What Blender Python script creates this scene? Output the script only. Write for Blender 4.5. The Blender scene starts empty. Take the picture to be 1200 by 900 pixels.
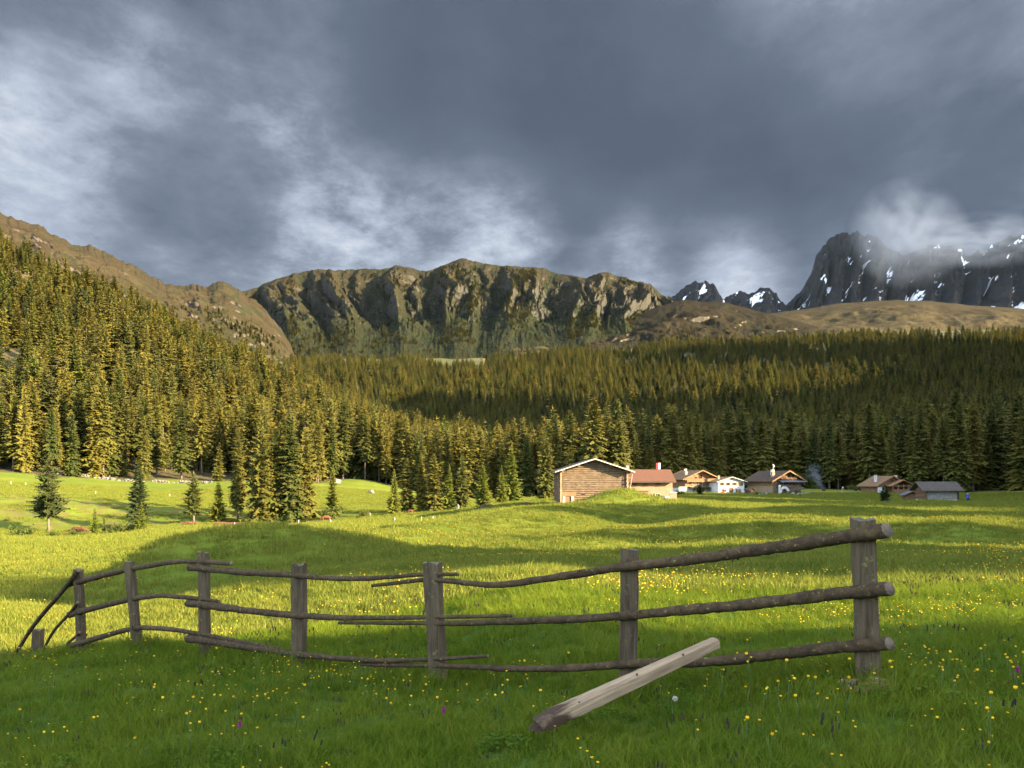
import bpy, bmesh, math, random
import numpy as np
from mathutils import Vector, Matrix

# ------------------------------------------------------------------ basics
F, HOR, CAMH = 933.3, 560.0, 1.6          # focal length in photo pixels, horizon row, eye height
SUN_AZ, SUN_EL = math.radians(65.0), math.radians(17.0)   # sun: to the right of and behind the viewer
SX, SY = math.sin(SUN_AZ), -math.cos(SUN_AZ)
S3 = np.array([SX*math.cos(SUN_EL), SY*math.cos(SUN_EL), math.sin(SUN_EL)])
random.seed(7)
rng = np.random.default_rng(11)
scene = bpy.context.scene
C = scene.collection

def P(px, py, d):
    """measured photo position at a distance -> world point"""
    return Vector(((px-600)/F*d, d, CAMH+(HOR-py)/F*d))

# ------------------------------------------------------------------ noise (numpy)
_perm = np.random.default_rng(3).random((256, 256))
def vnoise(x, y):
    xi = np.floor(x).astype(np.int64); yi = np.floor(y).astype(np.int64)
    fx = x-xi; fy = y-yi
    fx = fx*fx*fx*(fx*(fx*6-15)+10); fy = fy*fy*fy*(fy*(fy*6-15)+10)
    a = _perm[xi & 255, yi & 255]; b = _perm[(xi+1) & 255, yi & 255]
    c = _perm[xi & 255, (yi+1) & 255]; d = _perm[(xi+1) & 255, (yi+1) & 255]
    return ((a*(1-fx)+b*fx)*(1-fy)+(c*(1-fx)+d*fx)*fy)*2-1
def fbm(x, y, octs=4, gain=0.5, lac=2.03):
    s = 0; a = 1.0; t = 0
    for k in range(octs):
        s = s+a*vnoise(x+17.3*k, y-9.1*k); t += a; a *= gain; x = x*lac; y = y*lac
    return s/t
def ridged(x, y, octs=4, gain=0.5):
    s = 0; a = 1.0; t = 0
    for k in range(octs):
        s = s+a*(1-np.abs(vnoise(x+31.7*k, y+5.3*k))*2); t += a; a *= gain; x = x*2.07; y = y*2.07
    return s/t
def sstep(a, b, x):
    t = np.clip((x-a)/(b-a), 0, 1); return t*t*(3-2*t)

# ------------------------------------------------------------------ mesh helpers
def np_mesh(name, V, Fq, mats=(), midx=None, smooth=True):
    V = np.asarray(V, dtype=np.float32); Fq = np.asarray(Fq, dtype=np.int32)
    me = bpy.data.meshes.new(name)
    n, k = Fq.shape
    me.vertices.add(len(V)); me.vertices.foreach_set('co', V.ravel())
    me.loops.add(n*k); me.loops.foreach_set('vertex_index', Fq.ravel())
    me.polygons.add(n)
    me.polygons.foreach_set('loop_start', np.arange(0, n*k, k, dtype=np.int32))
    me.polygons.foreach_set('loop_total', np.full(n, k, dtype=np.int32))
    me.polygons.foreach_set('use_smooth', np.full(n, smooth, dtype=bool))
    for m in mats: me.materials.append(m)
    if midx is not None: me.polygons.foreach_set('material_index', np.asarray(midx, dtype=np.int32))
    me.update(calc_edges=True); me.validate()
    return me

def link(name, me, parent=None):
    o = bpy.data.objects.new(name, me); C.objects.link(o)
    if parent is not None: o.parent = parent
    return o
def tag(o, label, cat, group=None):
    o['label'] = label; o['category'] = cat
    if group: o['group'] = group
    return o
def thing(name, label, cat, loc=(0, 0, 0), rz=0.0, group=None):
    o = bpy.data.objects.new(name, None); C.objects.link(o)
    o.location = loc; o.rotation_euler = (0, 0, rz); o.empty_display_size = 0.5
    return tag(o, label, cat, group)
def structure(o): o['kind'] = 'structure'; return o
def stuff(o): o['kind'] = 'stuff'; return o

class MB:
    """collects shapes for ONE mesh"""
    def __init__(s): s.v = []; s.f = []; s.m = []
    def add(s, vs, fs, mi=0):
        b = len(s.v); s.v += [tuple(v) for v in vs]
        for f in fs: s.f.append(tuple(i+b for i in f)); s.m.append(mi)
        return s
    def box(s, c, d, rz=0.0, mi=0, rx=0.0, ry=0.0, taper=1.0):
        M = Matrix.Translation(c) @ Matrix.Rotation(rz, 4, 'Z') @ Matrix.Rotation(ry, 4, 'Y') @ Matrix.Rotation(rx, 4, 'X')
        vs = []
        for z in (-1, 1):
            k = taper if z > 0 else 1
            for x, y in ((-1, -1), (1, -1), (1, 1), (-1, 1)):
                vs.append(M @ Vector((x*d[0]/2*k, y*d[1]/2*k, z*d[2]/2)))
        return s.add(vs, [(3, 2, 1, 0), (4, 5, 6, 7), (0, 1, 5, 4), (1, 2, 6, 5), (2, 3, 7, 6), (3, 0, 4, 7)], mi)
    def prism(s, prof, y0, y1, mi=0):
        """profile in the xz plane, counter-clockwise seen from -y, extruded along y"""
        n = len(prof)
        vs = [(x, y0, z) for x, z in prof]+[(x, y1, z) for x, z in prof]
        fs = [tuple(range(n)), tuple(range(2*n-1, n-1, -1))]
        for i in range(n):
            j = (i+1) % n; fs.append((j, i, i+n, j+n))
        return s.add(vs, fs, mi)
    def tube(s, pts, rad, sides=9, mi=0, cap=None, jit=0.0, seed=0, flat=1.0):
        r_ = random.Random(seed); pts = [Vector(p) for p in pts]; rings = []
        up = Vector((0, 0, 1))
        for i, p in enumerate(pts):
            t = (pts[min(i+1, len(pts)-1)]-pts[max(i-1, 0)]).normalized()
            a = t.cross(up if abs(t.z) < .9 else Vector((1, 0, 0))).normalized(); b = a.cross(t)
            ring = []
            for k in range(sides):
                th = 2*math.pi*k/sides; rr = rad[i]*(1+r_.uniform(-jit, jit))
                ring.append(p+a*math.cos(th)*rr+b*math.sin(th)*rr*flat)
            rings.append(ring)
        base = len(s.v)
        for ring in rings: s.v += [tuple(q) for q in ring]
        for i in range(len(rings)-1):
            for k in range(sides):
                k2 = (k+1) % sides
                s.f.append((base+i*sides+k, base+i*sides+k2, base+(i+1)*sides+k2, base+(i+1)*sides+k)); s.m.append(mi)
        cm = mi if cap is None else cap
        s.f.append(tuple(base+k for k in range(sides-1, -1, -1))); s.m.append(cm)
        e = base+(len(rings)-1)*sides
        s.f.append(tuple(e+k for k in range(sides))); s.m.append(cm)
        return s
    def build(s, name, mats, parent=None, smooth=False):
        me = bpy.data.meshes.new(name)
        me.from_pydata(s.v, [], s.f); me.validate()
        for m in (mats if isinstance(mats, (list, tuple)) else [mats]): me.materials.append(m)
        me.polygons.foreach_set('material_index', s.m[:len(me.polygons)])
        bm = bmesh.new(); bm.from_mesh(me); bmesh.ops.recalc_face_normals(bm, faces=bm.faces); bm.to_mesh(me); bm.free()
        me.polygons.foreach_set('use_smooth', [smooth]*len(me.polygons))
        me.update()
        return link(name, me, parent)

# ------------------------------------------------------------------ materials
def newmat(name):
    m = bpy.data.materials.new(name); m.use_nodes = True
    nt = m.node_tree; b = nt.nodes['Principled BSDF']
    b.inputs['Roughness'].default_value = 0.85
    b.inputs['Specular IOR Level'].default_value = 0.25
    return m, nt, b
def N(nt, t, **kw):
    n = nt.nodes.new(t)
    for k, v in kw.items(): setattr(n, k, v)
    return n
def L(nt, a, b): nt.links.new(a, b)
def coords(nt, scale=(1, 1, 1), kind='Object'):
    tc = N(nt, 'ShaderNodeTexCoord'); mp = N(nt, 'ShaderNodeMapping')
    mp.inputs['Scale'].default_value = scale
    L(nt, tc.outputs[kind], mp.inputs['Vector']); return mp.outputs[0]
def noise(nt, vec, scale, detail=4, rough=0.55, dist=0.0):
    n = N(nt, 'ShaderNodeTexNoise'); n.inputs['Scale'].default_value = scale
    n.inputs['Detail'].default_value = detail; n.inputs['Roughness'].default_value = rough
    n.inputs['Distortion'].default_value = dist
    L(nt, vec, n.inputs['Vector']); return n.outputs['Fac']
def ramp(nt, fac, stops):
    r = N(nt, 'ShaderNodeValToRGB'); cr = r.color_ramp
    while len(cr.elements) < len(stops): cr.elements.new(0.5)
    for e, (p, c) in zip(cr.elements, stops):
        e.position = p; e.color = (c, c, c, 1) if not hasattr(c, '__len__') else (*c, 1)
    L(nt, fac, r.inputs[0]); return r.outputs[0]
def mix(nt, fac, a, b, mode='MIX'):
    m = N(nt, 'ShaderNodeMix', data_type='RGBA', blend_type=mode)
    if isinstance(fac, (int, float)): m.inputs[0].default_value = fac
    else: L(nt, fac, m.inputs[0])
    for s, v in ((m.inputs[6], a), (m.inputs[7], b)):
        if hasattr(v, 'links'): L(nt, v, s)
        else: s.default_value = (*v, 1)
    return m.outputs[2]
def math_(nt, op, a, b=None, clamp=False):
    m = N(nt, 'ShaderNodeMath', operation=op); m.use_clamp = clamp
    for s, v in zip(m.inputs, (a, b)):
        if v is None: continue
        if hasattr(v, 'links'): L(nt, v, s)
        else: s.default_value = v
    return m.outputs[0]
def bump(nt, b, h, strength=0.4, dist=0.05):
    n = N(nt, 'ShaderNodeBump'); n.inputs['Strength'].default_value = strength; n.inputs['Distance'].default_value = dist
    L(nt, h, n.inputs['Height']); L(nt, n.outputs[0], b.inputs['Normal'])
def attr(nt, name):
    a = N(nt, 'ShaderNodeAttribute'); a.attribute_name = name; return a.outputs['Fac']

def simple(name, col, var=0.25, scale=3.0, stretch=(1, 1, 1), rough=0.85, bumpd=0.01):
    m, nt, b = newmat(name)
    v = coords(nt, stretch); n = noise(nt, v, scale, 6, 0.6)
    lo = tuple(c*(1-var) for c in col); hi = tuple(c*(1+var) for c in col)
    L(nt, ramp(nt, n, [(0.3, lo), (0.7, hi)]), b.inputs['Base Color'])
    b.inputs['Roughness'].default_value = rough
    if bumpd: bump(nt, b, n, 0.5, bumpd)
    return m

def wood(name, dark, light, grain=(1, 1, 14), scale=2.0, lichen=None, rough=0.9, bd=0.02):
    m, nt, b = newmat(name)
    v = coords(nt, grain); g = noise(nt, v, scale, 7, 0.65, 0.4)
    v2 = coords(nt); n2 = noise(nt, v2, 1.7, 4)
    c = ramp(nt, g, [(0.28, dark), (0.5, tuple((a+b_)/2 for a, b_ in zip(dark, light))), (0.72, light)])
    c = mix(nt, math_(nt, 'MULTIPLY', ramp(nt, n2, [(0.35, 0.0), (0.7, 1.0)]), 0.5), c, tuple(x*0.6 for x in dark))
    if lichen:
        n3 = noise(nt, v2, lichen[1], 5, 0.7)
        c = mix(nt, ramp(nt, n3, [(lichen[2], 0.0), (lichen[2]+0.08, 1.0)]), c, lichen[0])
    L(nt, c, b.inputs['Base Color']); b.inputs['Roughness'].default_value = rough
    bump(nt, b, g, 0.7, bd)
    return m

M = {}
# ------------------------------------------------------------------ terrain
CT = []          # (azimuth, radius, height)
def ct(px, py, d):
    p = P(px, py, d); CT.append((math.atan2(p.x, p.y), math.hypot(p.x, p.y), p.z))
for row in (
    (0,900,6.2),(300,900,5.5),(600,900,4.9),(900,900,4.5),(1200,900,4.25),(-150,900,6.8),(1350,900,4.1),
    (1018,803,6.06),(880,806,6.6),(737,815,7.2),(620,806,7.9),(507,808,8.5),(350,783,9.8),(239,775,10.9),(160,764,12),(96,767,12.9),
    (1200,800,6.15),(1200,745,8.4),(1350,745,8.4),
    (0,779,13.2),(-150,790,13),(0,766,17),(0,735,22),(0,700,30),(0,672,50),(0,650,72),(0,632,105),(0,619,140),(0,581,166),(0,572,190),(0,558,222),(0,545,245),
    (120,750,19),(120,712,28),(120,676,40),(120,650,70),(120,632,105),(120,620,142),(120,587,170),(120,579,195),(120,566,235),(130,560,255),
    (300,755,13.5),(300,735,17),(300,700,24),(300,668,31),(300,633,40),(300,650,47),(300,641,60),(300,628,85),(300,619,115),(300,614,150),(300,594,178),(300,583,205),(300,568,250),
    (200,690,30),(200,639,42),(200,655,50),(200,620,128),
    (420,750,12.5),(420,700,20),(420,665,28),(420,638,40),(420,630,52),(420,621,70),(420,617,95),(420,612,120),(420,606,150),(420,590,190),(420,575,240),(420,562,300),
    (520,720,14.5),(520,680,21),(520,652,30),(520,640,42),(520,622,66),(520,627,76),(520,608,110),(520,600,150),(520,594,200),
    (600,724,12),(600,672,20),(600,650,30),(600,640,40),(600,626,62),(600,627,72),(600,604,85),(600,598,100),(600,590,130),(600,588,200),
    (665,612,75),(660,594,108),(700,591,112),
    (735,700,14.5),(735,662,24),(735,640,37),(735,622,55),(735,607,80),(735,584,95),(745,592,108),(760,586,126),(735,581,180),(740,577,250),
    (900,720,12),(900,670,20),(900,640,30),(900,618,50),(900,602,80),(900,591,120),(900,584,180),(900,578,240),(900,573,270),
    (1080,720,10.5),(1080,640,28),(1080,605,70),(1080,599,92),(1080,587,112),(1080,593,122),(1095,589,142),(1080,578,230),(1040,575,250),
    (1200,700,12),(1200,668,19),(1200,632,40),(1200,612,60),(1200,590,120),(1200,577,200),(1200,572,235),
    (-150,700,30),(-150,660,60),(-150,625,110),(-150,600,150),(-150,572,172),(-150,545,230),
    (1350,700,12),(1350,632,40),(1350,600,90),(1350,585,150),(1350,574,230),
    (-150,440,330),(0,468,330),(100,483,330),(200,515,330),(300,547,330),(420,561,330),(520,577,330),(600,579,330),(700,574,330),(850,572,330),(1000,571,330),(1200,567,330),(1350,564,330),
    (-150,330,450),(0,365,450),(100,395,450),(200,436,450),(300,482,450),(400,517,450),(500,550,450),(600,562,450),(700,566,450),(850,562,450),(1000,556,450),(1200,548,450),(1350,540,450),
    (-150,262,600),(0,304,600),(100,357,650),(200,399,700),(300,452,720),(400,494,620),(500,530,600),(600,540,600),(700,545,600),(850,535,600),(1000,520,600),(1200,505,600),(1350,495,600),
    (-150,330,850),(0,352,850),(100,388,850),(200,422,850),(300,462,900),(400,492,850),(500,512,850),(600,515,850),(700,512,850),(850,500,850),(1000,485,850),(1200,470,850),(1350,462,850),
    (0,380,1200),(150,430,1200),(300,452,1200),(400,456,1200),(500,465,1200),(600,470,1200),(700,466,1200),(850,455,1200),(1000,442,1200),(1200,430,1200),(1350,425,1200),
    (0,385,1600),(150,425,1600),(300,434,1600),(400,433,1600),(500,437,1600),(600,436,1600),(700,430,1600),(850,419,1600),(1000,411,1600),(1200,405,1600),(1350,400,1600),
    (0,380,2200),(150,412,2200),(300,418,2200),(500,420,2200),(700,410,2200),(850,400,2200),(1000,393,2200),(1200,388,2200),(1350,386,2200)):
    ct(*row)
for a in (-45, -25, -8, 8, 25, 45):
    CT.append((math.radians(a), 1.2, 0.02))
    CT.append((math.radians(a), 2.4, 0.10*math.sin(math.radians(a))*2.4-0.03))
CT = np.array(CT)
def _uv(a, r): return np.stack([a*9.33, 4.0*np.log(np.maximum(r, 0.3))], -1)
_cu = _uv(CT[:, 0], CT[:, 1]); _q = CT[:, 2]/(CT[:, 1]+5)
def _k(d2): return 0.5*d2*np.log(d2+1e-9)
_n = len(CT)
_d2 = ((_cu[:, None]-_cu[None])**2).sum(-1)
_A = np.zeros((_n+3, _n+3)); _A[:_n, :_n] = _k(_d2)+np.eye(_n)*0.0007
_A[:_n, _n] = 1; _A[:_n, _n+1:] = _cu; _A[_n, :_n] = 1; _A[_n+1:, :_n] = _cu.T
_w = np.linalg.solve(_A, np.r_[_q, 0, 0, 0])
BUMPS = [  # x, y, height, radius: small humps of the meadow
    (P(600, 0, 80).x, 82, 1.3, 8), (P(724, 0, 94).x, 94, 1.1, 4.3), (P(530, 0, 62).x, 63, 1.0, 6), (P(820, 0, 52).x, 52, 0.5, 7), (P(960, 0, 70).x, 72, 0.6, 9), (P(640, 0, 36).x, 36, 0.35, 5), (P(60, 0, 158).x, 160, 0.9, 7), (P(215, 0, 165).x, 168, 0.8, 9),
    (P(450, 0, 66).x, 66, 0.6, 6), (P(310, 0, 40).x, 41, 1.1, 6)]
def ground(x, y):
    x = np.asarray(x, float); y = np.asarray(y, float); sh = x.shape
    x = x.ravel(); y = y.ravel(); out = np.empty_like(x)
    for i in range(0, len(x), 40000):
        xs, ys = x[i:i+40000], y[i:i+40000]
        r = np.hypot(xs, ys); a = np.arctan2(xs, ys)
        ac = np.clip(a, -1.0, 1.0)
        u = _uv(ac, np.clip(r, 1.0, 2600))
        q = _k(((u[:, None]-_cu[None])**2).sum(-1)) @ _w[:_n]+_w[_n]+u @ _w[_n+1:]
        z = q*(np.minimum(r, 2600)+5)
        zo = -1.2*sstep(8, 60, r)+np.maximum(r-350, 0)*0.12
        k = sstep(0.70, 1.05, np.abs(a))*sstep(2.0, 6, r)
        z = z*(1-k)+zo*k
        for bx, by, bh, br in BUMPS:
            z = z+bh*np.exp(-((xs-bx)**2+(ys-by)**2*1.6)/(br*br))
        amp = 0.035*sstep(4, 12, r)+0.16*sstep(18, 60, r)+0.5*sstep(120, 260, r)+3.0*sstep(280, 700, r)+5*sstep(800, 1600, r)
        z = z+amp*fbm(xs/(7+r*0.06), ys/(7+r*0.06), 4)
        hum = sstep(20, 45, r)*sstep(100, 78, r)*sstep(1.0, 0.7, np.abs(a))
        z = z+hum*(1.15*fbm(xs/15+3, ys/11+5, 2)+0.25*fbm(xs/6, ys/5, 2))
        bankm = sstep(140, 148, ys)*sstep(178, 166, ys)*sstep(-30, -42, xs)
        z = z+bankm*0.55*fbm(xs/4.5, ys/3.5, 3)
        z = z+0.03*fbm(xs/0.9, ys/0.9, 3)*sstep(60, 20, r)
        out[i:i+40000] = z
    return out.reshape(sh)
def gz(x, y): return float(ground(np.array([x]), np.array([y]))[0])
def on_ground(px, d):
    x = (px-600)/F*d; return Vector((x, d, gz(x, d)))

def lin(pts, px):
    xs = [p[0] for p in pts]; ys = [p[1] for p in pts]
    return np.interp(px, xs, ys)
FOREST_NEAR = [(-400,232),(0,236),(70,238),(130,252),(250,262),(330,272),(375,262),(400,300),(445,300),(470,285),(540,275),(600,268),(655,262),(720,262),(760,266),(900,275),(1000,270),(1100,238),(1200,226),(1500,220)]
FOREST_FAR = [(-400,640),(0,640),(100,690),(200,760),(260,900),(300,1850),(380,1900),(404,1720),(440,1720),(456,1850),(498,1800),(512,1680),(560,1680),(580,1900),(700,2000),(850,2050),(1000,1950),(1200,1850),(1500,1850)]
def forest_mask(x, y):
    y = np.maximum(y, 0.1); px = 600+F*x/y
    n = fbm(x/40, y/40, 3)
    dn = lin(FOREST_NEAR, px)+n*8
    df = lin(FOREST_FAR, px)*(1+0.10*n)
    return (y > dn) & (y < df)

# polar sheet
azf = np.radians(np.arange(-37, 37.01, 0.11))
azc = np.radians(np.r_[np.arange(-180, -60, 6), np.arange(-60, -37, 1.5)])
az = np.r_[azc, azf, -azc[::-1]]
r1 = np.exp(np.linspace(math.log(0.8), math.log(400), 430))
r2 = np.exp(np.linspace(math.log(400), math.log(2600), 130))[1:]
rr = np.r_[0.02, 0.25, 0.5, r1, r2]
A_, R_ = np.meshgrid(az, rr)
gx = R_*np.sin(A_); gy = R_*np.cos(A_)
gzv = ground(gx, gy)
# dark undercut earth banks beside the barn and on the right knoll
nr, na = gx.shape
Vt = np.stack([gx, gy, gzv], -1).reshape(-1, 3)
idx = np.arange(nr*na).reshape(nr, na)
Fq = np.stack([idx[:-1, :-1], idx[:-1, 1:], idx[1:, 1:], idx[1:, :-1]], -1).reshape(-1, 4)
me = np_mesh('meadow', Vt, Fq, smooth=True)
xs, ys = Vt[:, 0], Vt[:, 1]; rad = np.hypot(xs, ys)
fm = forest_mask(xs, ys).astype(np.float32)
a = me.attributes.new('forest', 'FLOAT', 'POINT'); a.data.foreach_set('value', fm)
tan = (sstep(1250, 1500, ys)*(0.88+0.12*sstep(450, 700, 600+F*xs/np.maximum(ys, 1)))).astype(np.float32)
a = me.attributes.new('alpine', 'FLOAT', 'POINT'); a.data.foreach_set('value', tan)
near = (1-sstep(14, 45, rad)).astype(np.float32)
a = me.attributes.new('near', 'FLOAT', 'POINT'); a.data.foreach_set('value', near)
pxv = 600+F*xs/np.maximum(ys, 1)
flw = np.clip(sstep(560, 900, pxv)*sstep(9, 25, ys)*0.7+sstep(40, 160, ys)*sstep(620, 760, pxv)*0.5+0.12, 0, 1).astype(np.float32)
flw *= (ys < 330)
a = me.attributes.new('bank', 'FLOAT', 'POINT'); a.data.foreach_set('value', (sstep(138, 146, ys)*sstep(182, 168, ys)*sstep(-25, -40, xs)).astype(np.float32))
a = me.attributes.new('bloom', 'FLOAT', 'POINT'); a.data.foreach_set('value', flw.astype(np.float32))
MEADOW = structure(link('meadow', me))

m, nt, b = newmat('meadow')
v = coords(nt)
n1 = noise(nt, v, 0.09, 5, 0.6); n2 = noise(nt, v, 0.9, 6, 0.65); n3 = noise(nt, v, 6.0, 5, 0.7)
g = ramp(nt, n1, [(0.32, (0.080, 0.122, 0.010)), (0.52, (0.125, 0.152, 0.014)), (0.7, (0.170, 0.170, 0.018))])
g = mix(nt, ramp(nt, n2, [(0.35, 0.0), (0.68, 0.65)]), g, (0.070, 0.115, 0.010))
g = mix(nt, ramp(nt, n3, [(0.45, 0.0), (0.75, 0.55)]), g, (0.15, 0.15, 0.022))
# drifts of yellow flowers further out: fine specks gathered in patches
vo = N(nt, 'ShaderNodeTexVoronoi'); vo.inputs['Scale'].default_value = 2.6; L(nt, v, vo.inputs['Vector'])
dots = math_(nt, 'LESS_THAN', vo.outputs['Distance'], 0.2)
pat = ramp(nt, noise(nt, coords(nt, (0.35, 1.0, 1)), 0.16, 4, 0.65), [(0.44, 0.0), (0.62, 1.0)])
fl = math_(nt, 'MULTIPLY', math_(nt, 'MULTIPLY', dots, pat), attr(nt, 'bloom'))
fl = math_(nt, 'MULTIPLY', fl, 0.85)
g = mix(nt, fl, g, (0.55, 0.38, 0.02))
far_y = math_(nt, 'MULTIPLY', math_(nt, 'MULTIPLY', pat, attr(nt, 'bloom')), 0.35)
g = mix(nt, far_y, g, (0.22, 0.19, 0.02))
g = mix(nt, math_(nt, 'MULTIPLY', attr(nt, 'bank'), ramp(nt, noise(nt, v, 0.35, 5, .65), [(0.45, 0.0), (0.6, 0.75)])), g, (0.13, 0.085, 0.035))
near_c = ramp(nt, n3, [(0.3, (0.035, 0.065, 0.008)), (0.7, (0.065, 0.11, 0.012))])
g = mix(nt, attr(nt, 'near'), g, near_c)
ff = ramp(nt, n2, [(0.3, (0.05, 0.045, 0.022)), (0.7, (0.10, 0.08, 0.035))])
g = mix(nt, attr(nt, 'forest'), g, ff)
al = ramp(nt, noise(nt, v, 0.012, 6, 0.65), [(0.35, (0.040, 0.052, 0.018)), (0.5, (0.062, 0.062, 0.026)), (0.65, (0.095, 0.080, 0.038))])
g = mix(nt, attr(nt, 'alpine'), g, al)
L(nt, g, b.inputs['Base Color']); b.inputs['Roughness'].default_value = 1.0
b.inputs['Specular IOR Level'].default_value = 0.1
bump(nt, b, mix(nt, 0.5, n3, n2), 0.9, 0.22)
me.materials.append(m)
# ------------------------------------------------------------------ mountains
def mountain(name, crest, foot, n, mrows, gul, prof=1.0, jag=6.0, back=0.5, seed=0, blocky=0.0, gdepth=1.0, soft=False, apron=False):
    """crest and foot: (photo column, row, distance) polylines; gul: (spacing m, depth m) of the gullies"""
    px = np.linspace(crest[0][0], crest[-1][0], n)
    cy = lin([(p[0], p[1]) for p in crest], px); cd = lin([(p[0], p[2]) for p in crest], px)
    fd = lin([(p[0], p[2]) for p in foot], px)
    cx = (px-600)/F*cd; cz = CAMH+(HOR-cy)/F*cd; fy = lin([(p[0], p[1]) for p in foot], px)+14
    fx = (px-600)/F*fd; fz = CAMH+(HOR-fy)/F*fd
    al = np.r_[0, np.cumsum(np.hypot(np.diff(cx), np.diff(cd)))]
    so = seed*37.7
    jg = jag*fbm(al/(gul[0]*0.35)+so, al*0+3.3, 5, 0.62)
    t = np.linspace(0, 1, mrows)[:, None]
    X = fx+(cx-fx)*t; Y = fd+(cd-fd)*t
    Z = fz+(cz-fz)*(t**prof if not blocky else t**prof+blocky*np.sin(t*math.pi*5+fbm(al/200+so, al*0, 3)*4)*t*(1-t))
    Z = Z+jg*t**6; cz = cz+jg
    AL = np.broadcast_to(al, X.shape); TT = np.broadcast_to(t, X.shape)
    warp = fbm(AL/(gul[0]*1.6)+so, TT*1.6+so, 4)*0.42
    ph = AL/gul[0]+warp*1.25+so
    def tri(q): return 1-np.abs(q-np.floor(q)-0.5)*4                  # sharp ribs, sharp gullies
    g = 0.50*tri(ph)+0.30*tri(ph*2.3+1.5*warp)*sstep(0.1, 0.5, TT)+0.16*tri(ph*5.1+3*warp+TT*2)*sstep(0.2, 0.6, TT)+0.42*ridged(AL/gul[0]*3+warp+so, TT*3.5, 6, 0.64)
    if soft: warp = warp*2.2; g = 1.2*fbm(X/(gul[0]*.8)+so, (Y+2*Z)/(gul[0]*.9), 5, .6)+0.5*ridged(AL/(gul[0]*1.4)+warp+so, TT*1.1+AL/900, 5, 0.5)
    g2 = fbm(X/(gul[0]*0.18)+so, (Y+Z)/(gul[0]*0.3), 6, 0.62)
    env = np.sin(np.pi*np.clip(TT, 0, 1)**0.8)**0.7*0.9+0.15*(TT > 0.02)
    if apron: env = env*(0.3+0.7*sstep(0.12, 0.5, TT))
    disp = env*(gul[1]*gdepth*(g-0.2)+gul[1]*0.34*g2)
    Y = Y-disp*0.85; Z = Z+disp*0.35*(1-TT**4)
    # far side
    tb = np.linspace(0, 1, 14)[1:, None]
    bw = (cd-fd).mean()*back
    Xb = cx+cx/cd*bw*tb; Yb = cd+bw*tb; Zb = cz-(cz-fz)*tb**1.2
    X = np.vstack([X, Xb]); Y = np.vstack([Y, Yb]); Z = np.vstack([Z, Zb])
    G = np.vstack([g, np.zeros_like(Xb)]); T = np.vstack([TT, np.ones_like(Xb)])
    V = np.stack([X, Y, Z], -1).reshape(-1, 3)
    r_, c_ = X.shape; idx = np.arange(r_*c_).reshape(r_, c_)
    Fq = np.stack([idx[:-1, :-1], idx[:-1, 1:], idx[1:, 1:], idx[1:, :-1]], -1).reshape(-1, 4)
    me = np_mesh(name, V, Fq)
    for nm, arr in (('gully', G), ('rise', T)):
        a = me.attributes.new(nm, 'FLOAT', 'POINT'); a.data.foreach_set('value', arr.ravel().astype(np.float32))
    return structure(link(name, me)), (X[:mrows], Y[:mrows], Z[:mrows], G[:mrows], T[:mrows])

def snow_vec(nt):                       # snow lies in slanting bands
    tc = N(nt, 'ShaderNodeTexCoord'); mp = N(nt, 'ShaderNodeMapping'); mp.vector_type = 'TEXTURE'
    mp.inputs['Rotation'].default_value = (0, math.radians(-52), 0); mp.inputs['Scale'].default_value = (6.0, 1.5, 1.0)
    L(nt, tc.outputs['Object'], mp.inputs[0]); return mp.outputs[0]
def mountain_mat(name, low, high, scrub, rock, snow=None, scale=0.006, rocky=0.5):
    m, nt, b = newmat(name)
    v = coords(nt, (1, .55, .55))
    n1 = noise(nt, v, scale, 7, 0.62); n2 = noise(nt, v, scale*5, 8, 0.68); n3 = noise(nt, v, scale*24, 6, 0.7)
    rise = attr(nt, 'rise'); gul = attr(nt, 'gully')
    c = mix(nt, ramp(nt, math_(nt, 'ADD', rise, math_(nt, 'MULTIPLY', math_(nt, 'SUBTRACT', n1, 0.5), 1.2)), [(0.3, 0.0), (0.75, 1.0)]), low, high)
    c = mix(nt, ramp(nt, n3, [(0.35, 0.0), (0.7, 0.45)]), c, tuple(x*0.55 for x in low))
    s = math_(nt, 'ADD', math_(nt, 'MULTIPLY', gul, -0.10), n2)
    c = mix(nt, ramp(nt, s, [(0.52, 0.0), (0.58, 0.85)]), c, scrub)
    c = mix(nt, 1.0, c, ramp(nt, n2, [(0.3, 0.55), (0.5, 1.0), (0.7, 1.45)]), 'MULTIPLY')
    ge = N(nt, 'ShaderNodeNewGeometry'); sx = N(nt, 'ShaderNodeSeparateXYZ'); L(nt, ge.outputs['Normal'], sx.inputs[0])
    st = math_(nt, 'ADD', sx.outputs[2], math_(nt, 'MULTIPLY', math_(nt, 'SUBTRACT', n2, 0.5), 0.9))
    c = mix(nt, ramp(nt, st, [(rocky-0.12, 1.0), (rocky+0.05, 0.0)]), c, mix(nt, n3, tuple(x*0.6 for x in rock), rock))
    if snow:
        sn = math_(nt, 'ADD', math_(nt, 'MULTIPLY', gul, -0.13), noise(nt, snow_vec(nt), snow[0], 5, 0.55))
        c = mix(nt, ramp(nt, sn, [(snow[1], 0.0), (snow[1]+0.025, 1.0)]), c, (0.75, 0.77, 0.80))
    L(nt, c, b.inputs['Base Color']); b.inputs['Roughness'].default_value = 1.0
    b.inputs['Specular IOR Level'].default_value = 0.05
    bump(nt, b, n3, 0.7, 7.0)
    return m

grass_tan, grass_brown = (0.15, 0.115, 0.045), (0.125, 0.085, 0.038)
scrub = (0.03, 0.042, 0.017)
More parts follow.
